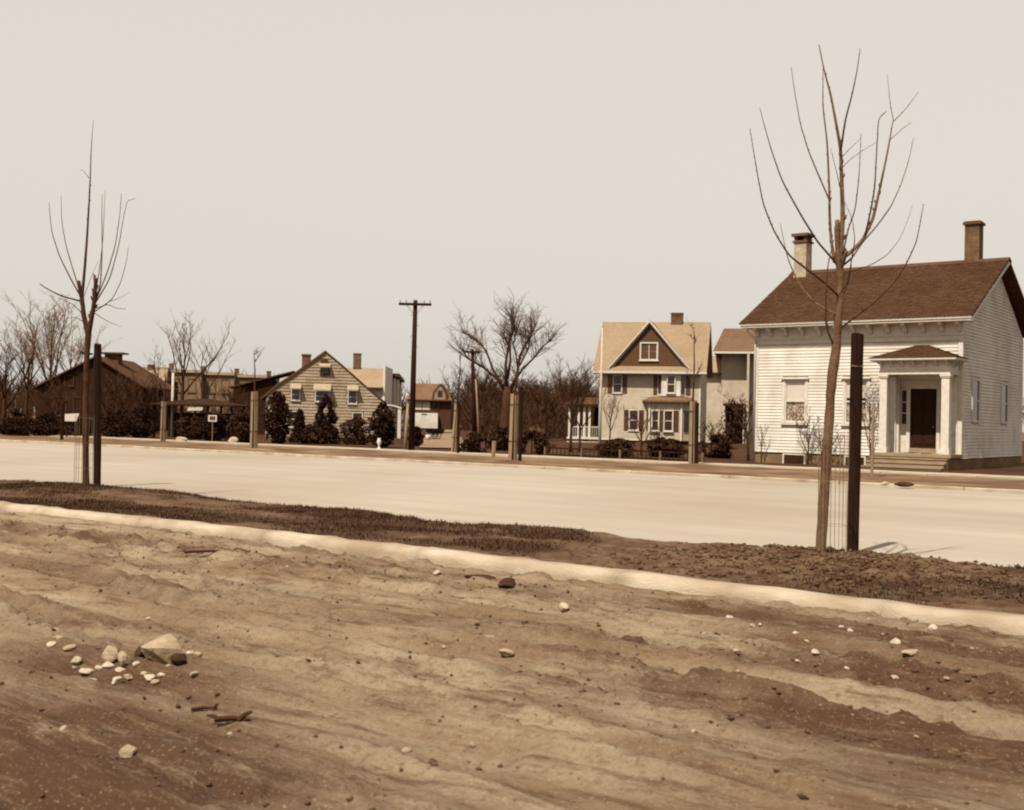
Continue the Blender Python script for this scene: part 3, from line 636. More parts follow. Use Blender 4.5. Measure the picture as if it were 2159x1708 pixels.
siding(mh, M['cream'], .1, MW-.1, .36, 5.1, mo+[(3.3,6.8,.36,3.4),(4.5,6.0,3.5,5.2)], 0)
for x0, x1 in ((-.02,.1),(MW-.1,MW+.02)): MB().box(x0, x1, -.035, .1, .34, 5.1).build('corner_board', M['white_trim'], mh)
MB().box(-.03, MW+.03, -.05, .0, .28, .36).build('water_table', M['white_trim'], mh)
window(mh, *mo[0], fr=.07); shutter(mh, .60, .94, 3.7, 5.04, 0); shutter(mh, 1.68, 2.02, 3.7, 5.04, 0)
window(mh, *mo[1], fr=.07); shutter(mh, 1.84, 2.18, 1.0, 2.5, 0); shutter(mh, 2.94, 3.28, 1.0, 2.5, 0)
# lower bay: front at y=-.6
bay = MB().hexa([(3.45,0,.34),(6.75,0,.34),(6.05,-.6,.34),(3.75,-.6,.34)], [(3.45,0,3.1),(6.75,0,3.1),(6.05,-.6,3.1),(3.75,-.6,3.1)]).build('bay', M['cream'], mh)
for x0, x1 in ((3.98,4.42),(4.86,5.42)): window(mh, x0, x1, 1.05, 2.46, y=-.68, fr=.07)
shutter(mh, 3.55, 3.90, 1.0, 2.5, -.6); shutter(mh, 4.50, 4.78, 1.0, 2.5, -.6); shutter(mh, 5.50, 5.86, 1.0, 2.5, -.6)
w = MB().hexa([(6.22,-.47,1.0),(6.52,-.21,1.0),(6.56,-.25,1.0),(6.26,-.51,1.0)], [(6.22,-.47,2.5),(6.52,-.21,2.5),(6.56,-.25,2.5),(6.26,-.51,2.5)]).build('bay_window', M['pane'], bay)
for x in (3.75, 6.05): MB().box(x-.06, x+.06, -.66, -.58, .34, 3.1).build('corner_board', M['white_trim'], bay)
br_ = MB().hexa([(3.15,0,3.10),(7.15,0,3.10),(6.45,-.95,3.10),(3.45,-.95,3.10)], [(3.15,0,3.22),(7.15,0,3.22),(6.45,-.95,3.22),(3.45,-.95,3.22)]).hexa([(3.15,0,3.221),(7.15,0,3.221),(6.45,-.95,3.221),(3.45,-.95,3.221)], [(3.9,0,3.52),(6.5,0,3.52),(6.0,-.35,3.50),(4.3,-.35,3.50)]).build('bay_roof', M['roof_mid'], bay)
# upper oriel
ori = MB().hexa([(4.25,0,3.56),(6.25,0,3.56),(5.92,-.35,3.56),(4.58,-.35,3.56)], [(4.25,0,5.2),(6.25,0,5.2),(5.92,-.35,5.2),(4.58,-.35,5.2)]).build('oriel', M['white'], mh)
window(mh, 5.0, 5.52, 3.80, 5.0, y=-.42, fr=.06)
for xa, ya, xb, yb in ((4.30,-.05,4.53,-.30),(6.20,-.05,5.97,-.30)):
    MB().hexa([(xa,ya-.02,3.75),(xb,yb-.02,3.75),(xb,yb-.05,3.75),(xa,ya-.05,3.75)], [(xa,ya-.02,5.05),(xb,yb-.02,5.05),(xb,yb-.05,5.05),(xa,ya-.05,5.05)]).build('oriel_window', M['pane'], ori)
shutter(mh, 3.95, 4.22, 3.65, 5.05, 0); shutter(mh, 6.30, 6.62, 3.65, 5.05, 0)
# main roof
def mrp(x, t): return (x, -.60+4.5*t, 5.30+4.0*t)
roof = MB().slab(mrp(-.45,0), mrp(MW+.45,0), mrp(MW+.45,1), mrp(-.45,1), .09).slab((MW+.45,MD+.6,5.3), (-.45,MD+.6,5.3), (-.45,3.905,9.3), (MW+.45,3.905,9.3), .09).build('roof', M['cream_roof'], mh)
shingles('shingles', M['cream_roof'], roof, mrp(-.46,0), mrp(MW+.46,0), mrp(MW+.46,1), mrp(-.46,1), .16, .3, 9, .014)
MB().box(-.47, MW+.47, -.68, -.56, 5.16, 5.30).box(-.45, MW+.45, -.58, 0, 5.12, 5.16).build('cornice', M['white_trim'], mh)
for s in (0, 1):
    x = MW+.36 if s else -.45
    MB().slab((x,-.62,5.22),(x+.09,-.62,5.22),(x+.09,3.9,9.22),(x,3.9,9.22),.16).build('rake_board', M['shutter'], mh)
# cross gable: front face y=-.15, pent roof below
pk = (3.62, 9.02); gl, gr_ = .80, 6.44; gz = 5.62
MB().prism_y([(gl+.12,gz),(gr_-.12,gz),(pk[0],pk[1]-.18)], -.15, .0).build('gable_front', M['gable'], mh)
mb = MB(); k = 22
for i in range(k):
    z0 = gz+.02+(pk[1]-.25-gz)*i/k; z1 = z0+(pk[1]-.25-gz)/k; f0 = (z0-gz)/(pk[1]-.18-gz); x0, x1 = gl+.16+(pk[0]-gl)*f0, gr_-.16-(gr_-pk[0])*f0
    for a, b in (((x0, 2.86), (4.32, x1)) if 6.0 < z0 < 7.5 else ((x0, x1),)):
        if b-a > .1: mb.prism_x([(-.14,z0),(-.175,z0),(-.152,z1),(-.14,z1)], a, b)
o = mb.build('shingle_courses', M['gable'], mh); o['kind'] = 'stuff'
for xa, xb in ((gl-.12, pk[0]), (gr_+.12, pk[0])):
    zb, zt = gz-.05, pk[1]+.07; yb = -.42
    def back(z): return (z-5.30)/4.0*4.5-.60
    pts = [(xa,yb,zb),(xb,yb,zt),(xb,back(zt)+.3,zt),(xa,back(zb)+.3,zb)]
    if xa > xb: pts = pts[::-1]
    MB().slab(*pts, -.08 if False else .08).build('gable_roof', M['cream_roof'], mh)
    s = 1 if xa < xb else -1
    MB().prism_y([(xa,zb-.10),(xa+s*.02,zb+.02),(xb,zt-.02),(xb,zt-.20)] if s > 0 else [(xa,zb-.10),(xb,zt-.20),(xb,zt-.02),(xa+s*.02,zb+.02)], -.47, -.425).build('bargeboard', M['white_trim'], mh)
    MB().prism_y([(xa+s*.12,zb-.03),(xa+s*.22,zb-.03),(xb,zt-.32),(xb,zt-.21)] if s > 0 else [(xa+s*.12,zb-.03),(xb,zt-.21),(xb,zt-.32),(xa+s*.22,zb-.03)], -.30, -.19).build('gable_trim', M['white_trim'], mh)
MB().slab((gl-.2,-.62,5.31),(gr_+.2,-.62,5.31),(gr_-.02,-.14,5.66),(gl+.02,-.14,5.66),.03).build('pent_roof', M['cream_roof'], mh)
window(mh, 3.02, 4.16, 6.22, 7.36, y=-.18, fr=.10, cols=2, rows=2)
brick_chimney(mh, 4.8, 5.68, 3.6, 4.2, 8.9, 9.98, 'brick', .03)
# side porch on the left
MB().box(-2.5, -.02, .6, 4.2, .28, .42).build('porch_floor', M['white_trim'], mh)
for x in (-2.4, -1.2): MB().box(x, x+.2, .8, 1.0, -.2, .28).build('porch_pier', M['found_dark'], mh)
MB().box(-2.5, -.0, .60, .64, -.05, .10).build('lattice_rail', M['white_trim'], mh)
for x in (-2.42, -1.72, -1.30, -.9): MB().box(x, x+.16, .68, .84, .42, 2.72).build('porch_post', M['white_trim'], mh)
MB().box(-2.45, -.02, .72, .78, 1.16, 1.22).build('porch_rail', M['white_trim'], mh)
for i in range(15): MB().box(-2.38+i*.16, -2.35+i*.16, .735, .765, .42, 1.16).build('baluster', M['white_trim'], mh)
MB().box(-2.7, -.01, .4, 4.4, 2.72, 2.86).hexa([(-2.75,.35,2.861),(-.01,.35,2.861),(-.01,4.4,2.861),(-2.75,4.4,2.861)], [(-2.0,1.2,3.4),(-.01,1.2,3.4),(-.01,4.0,3.4),(-2.0,4.0,3.4)]).build('porch_roof', M['roof_dark'], mh)
MB().box(-.04, .01, 1.4, 2.4, .42, 2.5).build('side_door', M['door'], mh)
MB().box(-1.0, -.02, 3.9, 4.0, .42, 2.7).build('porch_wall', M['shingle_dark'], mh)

# ================================================================ CREAM HOUSE BEHIND, between the two
lk = empty('rear_house', (17.16, 96.5, -.15), -radians(13), 'tall cream house with brown hip roof seen between the gabled house and the clapboard house', 'house')
lk.scale = (1.1, 1.1, 1.1)
MB().box(.5, 7.5, 0, 7, -.2, 7.1).build('wall', M['cream'], lk)
rf = MB().add([(-.15,-1.2,7.1),(8.1,-1.2,7.1),(8.1,7.6,7.1),(-.15,7.6,7.1),(.5,2.6,9.2),(6.0,2.6,9.2),(6.0,4.2,9.2),(.5,4.2,9.2)], [(0,1,5,4),(1,2,6,5),(2,3,7,6),(3,0,4,7),(4,5,6,7),(3,2,1,0)]).build('roof', M['roof_mid'], lk)
MB().box(-.2, 8.15, -1.26, -1.18, 6.98, 7.12).build('cornice', M['white_trim'], lk)
shingles('shingles', M['roof_mid'], rf, (-.15,-1.2,7.1), (8.1,-1.2,7.1), (6.0,2.6,9.2), (.5,2.6,9.2), .17, .3, 3, .014)
MB().box(-.75, .5, .6, 5, -.2, 5.6).build('wing', M['cream'], lk)
MB().slab((-1.0,.1,5.6),(.5,.1,5.6),(.5,3.2,7.05),(-1.0,3.2,7.05),.1).build('wing_roof', M['cream_roof'], lk)
MB().box(2.45, 2.62, -1.6, 0, -.2, 7.05).build('side_bay', M['cream'], lk)
MB().box(.7, 2.35, -1.3, -.02, 3.05, 3.2).build('porch_roof', M['roof_dark'], lk)
for x in (.72, 2.2): MB().box(x, x+.12, -1.25, -1.13, -.1, 3.05).build('porch_post', M['white_trim'], lk)
MB().box(.84, 2.2, -.06, -.005, .0, 3.0).build('door', M['door'], lk)
MB().box(.84, 2.2, -1.2, -.1, .0, .12).build('porch_step', M['step'], lk)

# ================================================================ SHINGLED GABLE HOUSE (left)
lh = empty('shingle_house', (-18.1, 83.7, 0), radians(7), 'weathered shingle house with wide gable end and small awnings over its windows', 'house')
GL = [(-.42,2.72),(.75,3.80),(1.95,4.62),(4.23,6.38),(5.5,5.36),(7.26,3.85),(8.75,2.66)]
MB().prism_y([(0,-.2),(8.7,-.2)]+[(min(x,8.7),z) for x,z in GL[::-1] if x > -.3]+[(0,3.0)], .05, 10).build('wall', M['shingle_wall'], lh)
def gz_at(x): return float(np.interp(x, [p[0] for p in GL], [p[1] for p in GL]))
def x_rng(z):
    xs = np.linspace(-.3, 8.7, 400); ok = [x for x in xs if gz_at(x) > z+.04]; return (max(0.0, min(ok)), max(ok)) if ok else None
lw = [(1.80,2.48,2.68,3.57),(3.55,4.62,2.63,3.46),(5.95,6.65,2.52,3.54),(3.88,4.58,4.67,5.24),(3.95,4.5,5.50,5.72),(1.6,2.4,.7,1.9),(6.3,7.1,.7,1.9)]
rs = random.Random(5); z = 0.0; ci = 0
while z < 6.2:
    hh = .225; R_ = x_rng(z+.12)
    if not R_: break
    mb = MB(); x = R_[0]
    while x < R_[1]-.02:
        e = min(R_[1], x+rs.uniform(.12,.26)); zz = z+rs.uniform(-.012,.012); yy = .03-rs.uniform(.0,.014)
        if any(a-.04 < (x+e)/2 < b+.04 and zz+hh > c and zz < d for a,b,c,d in lw):
            if mb.f: mb.build('shingle_course', M['shingle_wall'], lh); mb = MB()
        if not any(a-.04 < (x+e)/2 < b+.04 and zz+hh > c and zz < d for a,b,c,d in lw):
            zt0 = min(zz+hh*1.1, gz_at(x)-.02); zt1 = min(zz+hh*1.1, gz_at(e)-.02)
            if zt0 > zz+.03 and zt1 > zz+.03: mb.add([(x+.004,yy-.03,zz),(e-.004,yy-.03,zz),(e-.004,.045,zt1),(x+.004,.045,zt0),(x+.004,.05,zz),(e-.004,.05,zz)], [(0,1,2,3),(4,5,1,0),(1,5,2),(4,0,3)])
        x = e
    if mb.f: mb.build('shingle_course', M['shingle_wall'], lh)
    z += hh
mb = MB()
for (x0, z0), (x1, z1) in zip(GL, GL[1:]): mb.hexa([(x0,-.08,z0-.02),(x1,-.08,z1-.02),(x1,10.2,z1-.02),(x0,10.2,z0-.02)], [(x0,-.08,z0+.07),(x1,-.08,z1+.07),(x1,10.2,z1+.07),(x0,10.2,z0+.07)])
roof = mb.build('roof', M['roof_dark'], lh)
mb = MB()
for (x0, z0), (x1, z1) in zip(GL[:3], GL[1:4]): mb.hexa([(x0,-.11,z0-.10),(x1,-.11,z1-.10),(x1,-.081,z1-.10),(x0,-.081,z0-.10)], [(x0,-.11,z0+.05),(x1,-.11,z1+.05),(x1,-.081,z1+.05),(x0,-.081,z0+.05)])
mb.build('rake_board', M['gable'], lh)
for k, (a, b, c, d) in enumerate(lw):
    if k == 4:
        MB().prism_y([(a-.05,c-.03)]+[((a+b)/2+(b-a+.1)/2*cos(t), c+.26*sin(t)) for t in np.linspace(0, pi, 9)], -.04, .05).build('lunette', M['shutter'], lh); continue
    window(lh, a+.06, b-.06, c+.05, d-.04, y=.0, fr=.06, trim='white_trim' if k != 3 else 'shutter')
for a, b, zt, zb, dp in ((1.75,2.55,3.95,3.60,.45),(3.45,4.72,3.98,3.52,.6),(5.9,6.72,3.92,3.58,.45),(3.82,4.64,5.50,5.26,.4)):
    aw = MB().add([(a,.0,zt),(b,.0,zt),(b,-dp,zb),(a,-dp,zb),(a,-dp,zb-.09),(b,-dp,zb-.09),(a,0,zt-.015),(b,0,zt-.015),(b,-dp+.01,zb-.02),(a,-dp+.01,zb-.02)], [(0,3,2,1),(3,4,5,2),(6,7,8,9),(0,6,9,3),(1,2,8,7)]).build('awning', M['awning'], lh)
c = brick_chimney(lh, 2.2, 2.85, 5.6, 6.3, 3.6, 6.45, 'brick', .06)
# rear wing roof to the left, lean-to porch to the right
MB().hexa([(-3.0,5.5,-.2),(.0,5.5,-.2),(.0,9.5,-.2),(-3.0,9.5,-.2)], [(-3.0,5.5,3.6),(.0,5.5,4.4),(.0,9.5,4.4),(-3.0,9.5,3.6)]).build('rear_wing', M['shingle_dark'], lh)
MB().slab((-3.4,5.2,3.7),(1.6,5.2,5.1),(1.6,9.8,5.1),(-3.4,9.8,3.7),.1).build('wing_roof', M['roof_dark'], lh)
MB().hexa([(8.4,.3,2.52),(9.4,.3,2.40),(9.4,9,2.40),(8.4,9,2.52)], [(8.4,.3,2.62),(9.4,.3,2.52),(9.4,9,2.52),(8.4,9,2.62)]).hexa([(9.4,.3,2.40),(9.95,.3,2.22),(9.95,9,2.22),(9.4,9,2.40)], [(9.4,.3,2.52),(9.95,.3,2.36),(9.95,9,2.36),(9.4,9,2.52)]).build('porch_roof', M['white_trim'], lh)
for y in (.35, 4.2, 8.6): MB().box(9.68, 9.92, y, y+.22, -.2, 2.25).build('porch_post', M['white_trim'], lh)

# ================================================================ PALE HOUSE AND RECEDING ROW
ph = empty('pale_roof_house', (-22.4, 130, 0), 0, 'house with pale sunlit roof and tall chimney rising behind the shingle house', 'house')
MB().box(.2, 7.6, 0, 8, -.2, 5.0).build('wall', M['cream'], ph)
MB().box(7.6, 7.85, -.1, 8.1, -.2, 7.5).build('parapet_wall', M['white'], ph)
MB().slab((0,-.5,5.0),(7.6,-.5,5.0),(7.6,4,7.4),(0,4,7.4),.1).slab((7.6,8.5,5.0),(0,8.5,5.0),(0,4.01,7.4),(7.6,4.01,7.4),.1).build('roof', M['cream_roof'], ph)
MB().box(0, 7.6, -.56, -.48, 4.86, 5.02).build('cornice', M['shutter'], ph)
window(ph, 5.6, 6.5, 2.6, 4.2, y=-.05, fr=.08)
brick_chimney(ph, 3.65, 4.5, 3.6, 4.3, 6.9, 9.1, 'brick', .05)
ra = math.atan2(-4.6, 76.0)
def row_unit(k, t):
    P = np.array([-14.6, 138.2, 0])+np.array([-4.6, 70, 0])*t
    rt = empty('row_house', P, 0, f'{["first","second","third","fourth","fifth","sixth"][k]} white-bayed row house receding behind the utility pole', 'house', 'row houses receding behind the pole')
    L = 11.2; s = -4.6/70
    def bx(mb, x0, x1, y0, y1, z0, z1):
        return mb.hexa([(x0+s*y0,y0,z0),(x1+s*y0,y0,z0),(x1+s*y1,y1,z0),(x0+s*y1,y1,z0)], [(x0+s*y0,y0,z1),(x1+s*y0,y0,z1),(x1+s*y1,y1,z1),(x0+s*y1,y1,z1)])
    bx(MB(), -7, 0, .05, L-.05, -.2, 6.6).build('wall', M['brick_wall'], rt)
    bx(bx(MB(), -.02, .7, 1.2, 4.4, -.1, 6.3), .2, .4, 0, .6, -.1, 6.4).build('bay', M['white_trim'], rt)
    bx(MB(), -.4, .85, 0.02, L-.02, 6.6, 7.0).build('cornice', M['shutter'], rt)
    bx(MB(), .0, 1.5, 4.8, 10.6, 2.7, 3.0).build('porch_roof', M['roof_dark'], rt)
    for y in (4.9, 10.2): bx(MB(), 1.3, 1.45, y, y+.2, -.1, 2.7).build('porch_post', M['white_trim'], rt)
    for z0 in (.9, 4.0): bx(MB(), .70, .715, 2.0, 3.6, z0, z0+1.6).build('window', M['pane'], rt)
for k in range(2): row_unit(k, k*.165)
# gambrel house at the end of the side street
gh = empty('gambrel_house', (-15.2, 168.5, 0), 0, 'distant gambrel-roofed house with white garage front at the end of the side street', 'house')
MB().box(.0, 6.2, 0, 8, -.2, 4.4).build('wall', M['shutter'], gh)
MB().slab((-.5,-.6,4.4),(6.4,-.6,4.4),(5.0,3.2,6.9),(.6,3.2,6.9),.1).build('roof', M['roof_mid'], gh)
MB().box(-.5, 6.5, -.7, -.55, 4.22, 4.42).build('cornice', M['shutter'], gh)
gp = [(3.35,4.45),(3.5,5.5),(4.2,6.5),(4.6,6.85),(5.0,6.5),(5.6,5.5),(5.75,4.45)]
MB().prism_y(gp, -.5, 3.0).build('gable', M['roof_dark'], gh); MB().prism_y([(x*.72+1.27, z*.8+.9) for x, z in gp], -.56, -.49).build('gable_panel', M['cream_roof'], gh)
MB().box(4.2, 4.9, -.62, -.55, 4.9, 5.8).build('window', M['pane'], gh)
for x in (.75, 1.95): MB().box(x, x+1.1, -.1, .0, 2.9, 4.15).build('shaded_window', M['cloth'], gh)
for x in (3.5, 4.1): MB().box(x, x+.45, -.08, .0, 2.9, 4.0).build('window', M['pane'], gh)
MB().box(.55, 4.3, -.9, -.1, .2, 2.45).build('garage_front', M['white'], gh)
MB().box(1.9, 2.7, -.95, -.9, 2.2, 2.3).build('garage_bar', M['shutter'], gh)

# ================================================================ DARK HOUSE AT FAR LEFT
Pd = AY(190, 905, 95)
dh = empty('dark_gable_house', (Pd[0]-4.4, 95, 0), 0, 'dark brown low gabled house with broad chimney behind the left street tree', 'house')
MB().prism_y([(0,-.2),(8.6,-.2),(8.6,3.7),(4.8,6.05),(0,3.5)], 0, 9).build('wall', M['shingle_dark'], dh)
mb = MB()
for (x0,z0),(x1,z1) in (((-.5,3.3),(4.8,6.1)),((4.8,6.1),(9.0,3.6))): mb.hexa([(x0,-.35,z0),(x1,-.35,z1),(x1,9.3,z1),(x0,9.3,z0)], [(x0,-.35,z0+.12),(x1,-.35,z1+.12),(x1,9.3,z1+.12),(x0,9.3,z0+.12)])
mb.build('roof', M['roof_dark'], dh)
c = MB().box(4.55, 5.75, 2.5, 3.5, 5.2, 6.55).build('chimney', M['found_dark'], dh); MB().box(4.1, 6.2, 2.2, 3.8, 6.55, 6.68).build('chimney_cap', M['found_dark'], c)
for x in (1.6, 3.0, 5.8): window(dh, x, x+.75, 1.2, 2.7, y=-.02, fr=.06, trim='shutter')
window(dh, 2.2, 2.9, 3.7, 4.5, y=-.02, fr=.06, trim='shutter')
# small house with pale roof behind it
Ps = AY(275, 800, 125)
sh = empty('small_house', (Ps[0]-2, 125, 0), 0, 'small house with pale roof showing right of the dark gabled house', 'house')
MB().box(0, 5.5, 0, 6, -.2, 5.2).build('wall', M['shingle_dark'], sh)
MB().slab((-.4,-.5,5.1),(5.9,-.5,5.1),(5.2,3,6.5),(.3,3,6.5),.1).build('roof', M['cream_roof'], sh)
window(sh, 1.0, 1.8, 2.8, 4.2, y=-.02, fr=.06); brick_chimney(sh, 3.0, 3.6, 2.6, 3.2, 6.0, 7.0, 'brick', .05)
# brick row houses behind the pavilion
for k in range(4):
    P = AY(286+k*66, 880, 150)
    rt = empty('brick_row_house', (P[0], 150+k*1.2, 0), 0, ['dark brick row house nearest the small pale-roofed house', 'second dark brick row house behind the bare lawn tree', 'third dark brick row house behind the low pavilion', 'last dark brick row house, beside the shingle house'][k], 'house', 'brick row houses behind the pavilion')
    hh = 7.5-.2*k
    MB().box(0, 4.06, 0, 8, -.2, hh).build('wall', M['brick_wall'], rt)
    MB().box(-.02, 4.08, -.3, 0, hh-.25, hh+.12).box(0, 4.06, 0, 8, hh, hh+.1).build('cornice', M['shingle_wall'], rt)
    for x in (.6, 2.4):
        for z in (1.0, 4.5): window(rt, x, x+.9, z, z+1.7, y=-.02, fr=.1, trim='brick')
    brick_chimney(rt, 3.3, 3.8, 3.0, 3.6, hh, hh+.8, 'brick', .04)
# low pavilion
Pp = AY(425, 925, 72)
pv = empty('garden_pavilion', (Pp[0], 72, 0), radians(-4), 'low open garden pavilion with shallow hip roof behind the white pole', 'pavilion')
MB().add([(-2.9,-1.4,2.12),(2.5,-1.4,2.12),(2.5,1.6,2.12),(-2.9,1.6,2.12),(-.6,0,2.5),(.5,0,2.5),(-2.9,-1.4,2.04),(2.5,-1.4,2.04),(2.5,1.6,2.04),(-2.9,1.6,2.04)], [(0,1,5,4),(1,2,5),(2,3,4,5),(3,0,4),(6,7,1,0),(7,8,2,1),(8,9,3,2),(9,6,0,3),(9,8,7,6)]).build('roof', M['shingle_dark'], pv)
for x in (-2.7, -1.0, .7, 2.2):
    for y in (-1.2, 1.3): MB().box(x, x+.12, y, y+.12, -.2, 2.05).build('post', M['stake'], pv)
MB().box(-2.6, 2.2, 1.32, 1.38, 0, 1.6).build('back_board', M['shingle_dark'], pv)
o = MB().hexa([(-.45,-1.46,1.72),(.5,-1.46,1.76),(.5,-1.43,1.76),(-.45,-1.43,1.72)], [(-.4,-1.46,1.92),(.55,-1.46,1.96),(.55,-1.43,1.96),(-.4,-1.43,1.92)]).build('valance', M['cloth'], pv)

# ================================================================ POLES
def pole(name, label, base, top, r0, r1, arm=None, m='pole', cat='pole', armz=.25):
    t = empty(name, base, 0, label, cat); d = np.array(top)-np.array(base)
    MB().tube([d*0-np.array([0,0,.4]), d*.5, d], [r0, (r0+r1)/2, r1], 10).build('shaft', M[m], t, True)
    if arm:
        L, rz = arm; c = d-np.array([0,0,armz]); dx = np.array([cos(rz), sin(rz), 0])*L/2; e = np.array([-sin(rz), cos(rz), 0])*.05; y = e/.05*-(r1+.04)
        a = MB().hexa([c-dx-e+y, c+dx-e+y, c+dx+e+y, c-dx+e+y], [c-dx-e+y+[0,0,.11], c+dx-e+y+[0,0,.11], c+dx+e+y+[0,0,.11], c-dx+e+y+[0,0,.11]]).build('crossarm', M[m], t)
        for f in (-.92, -.55, .55, .92):
            q_ = c+dx*f+y+[0,0,.11]; MB().tube([q_, q_+[0,0,.05], q_+[0,0,.06], q_+[0,0,.13]], [.012,.012,.035,.02], 6).build('insulator', M['wire'], a)
        for s in (-1, 1): MB().tube([c+dx*.5*s+y, c-np.array([0,0,.45])], [.012,.012], 4).build('brace', M['wire'], a)
    return t
Pb = G(867, 950, .1); Yp = Pb[1]
up_ = pole('utility_pole', 'tall dark utility pole with crossarm beside the shingle house', Pb, AY(876, 633, Yp), .15, .095, (1.45, radians(0)))
# rungs on the tall pole
for i in range(5):
    t_ = .62+.07*i; dlt = (np.array(AY(876,633,Yp))-Pb)*t_; MB().tube([dlt+[.0,0,0], dlt+[(.2 if i%2 else -.2),0,0]], [.012,.012], 5).build('step_rung', M['wire'], up_)
P2 = AY(1001, 934, 72); P2[2] = .05
p2 = pole('utility_pole', 'shorter dark utility pole in front of the dark tree clump', P2, AY(996, 736, 72), .16, .10, (1.0, radians(0)))
P3 = AY(1011, 928, 74); P3[2] = .05
pole('guy_post', 'slim pale leaning post just right of the shorter utility pole', P3, AY(1003, 800, 74), .07, .05, None, 'stake_pale', 'post')
P4 = AY(362, 918, 73); P4[2] = .05
pole('white_pole', 'slim white painted pole standing before the low pavilion', P4, AY(365, 786, 73), .085, .075, None, 'white_pole')
P5 = G(1264, 958, .1)
fp = pole('flagpole', 'thin white flagpole at the corner of the cream gabled house', P5, AY(1270, 690, P5[1]), .07, .03, None, 'white_pole', 'flagpole')
MB().tube([np.array(AY(1270,690,P5[1]))-P5+[0,0,-.02], np.array(AY(1270,690,P5[1]))-P5+[0,0,.04], np.array(AY(1270,690,P5[1]))-P5+[0,0,.12]], [.01,.06,.01], 8).build('finial', M['white_pole'], fp, True)
P6 = G(853, 946, .1)
pole('clothes_prop', 'pale plank leaning between the shingle house and the tall utility pole', P6, AY(860, 852, P6[1]+.4), .07, .06, None, 'stake_pale', 'plank')

# ================================================================ STREET TREES (traced limbs, each with its own depth)
def street_tree(label, base, trunk, branches, conv, Y0, seed, bk='bark'):
    t = empty('street_tree', base, 0, label, 'tree'); rs = random.Random(seed); b = np.array(base)
    def at(cx, cy, dy): x, y = conv(cx, cy); return AY(x, y, Y0+dy)-b
    pts = [at(cx, cy, 0) for cx, cy, w in trunk]; rad = [w/2 for cx, cy, w in trunk]
    pts[0] = pts[0]-np.array([0,0,.15])
    # finer, slightly knobbly trunk
    P_, R_ = [], []
    for i in range(len(pts)-1):
        for k in range(4):
            f = k/4; P_.append(pts[i]*(1-f)+pts[i+1]*f+np.array([rs.uniform(-.004,.004), rs.uniform(-.004,.004), 0])); R_.append((rad[i]*(1-f)+rad[i+1]*f)*rs.uniform(.93,1.1))
    P_.append(pts[-1]); R_.append(rad[-1]); MB().tube(P_, R_, 10).build('trunk', M[bk], t, True)
    for (w0, w1, slope, pl) in branches:
        L = 0; out = []; prev = None; px = None
        for (cx, cy) in pl:
            if px is not None: L += math.hypot(cx-px[0], cy-px[1])
            px = (cx, cy); out.append((cx, cy, L))
        tot = out[-1][2]; Q, W_ = [], []
        for i in range(len(out)-1):
            for k in range(4):
                f = k/4; cx = out[i][0]*(1-f)+out[i+1][0]*f; cy = out[i][1]*(1-f)+out[i+1][1]*f; l = out[i][2]*(1-f)+out[i+1][2]*f
                Q.append((cx, cy, l/tot))
        Q.append((out[-1][0], out[-1][1], 1.0))
        # Chaikin-like smoothing
        S = [Q[0]]+[((Q[i-1][0]+2*Q[i][0]+Q[i+1][0])/4, (Q[i-1][1]+2*Q[i][1]+Q[i+1][1])/4, Q[i][2]) for i in range(1, len(Q)-1)]+[Q[-1]]
        V_ = [at(cx, cy, slope*l**.8) for cx, cy, l in S]; R_ = [(w0*(1-l)+w1*l)/2 for cx, cy, l in S]
        br = MB().tube(V_, R_, 6).build('branch', M['twig' if w0 < .028 else bk], t, True)
        mb = MB()           # buds
        for i in range(3, len(V_)):
            if rs.random() < .55:
                p = np.array(V_[i]); r = R_[i]; d = np.array([rs.choice((-1,1))*r*.9, rs.uniform(-1,1)*r, r]); s = max(.005, r*.75)
                mb.tube([p+d*.3, p+d*.9, p+d*1.6+[0,0,s]], [s*.9, s, s*.2], 5, False)
        if mb.f: mb.build('buds', M['twig'], br)['kind'] = 'stuff'
    return t
conv_r = lambda cx, cy: ((2150+cx/1.897)/1.3914, (100+cy/1.897)/1.3914)
Br = G(1735, 1168, .2); r_, n_ = st(Br); Br[2] = strip_h(r_, n_)-.02
trunk_r = [(490, 2880, .118), (498, 2720, .102), (520, 2400, .096), (540, 2050, .092), (555, 1880, .098), (575, 1740, .090), (588, 1600, .072), (597, 1450, .066), (598, 1330, .072), (585, 1230, .060), (580, 1130, .052), (580, 1035, .048)]
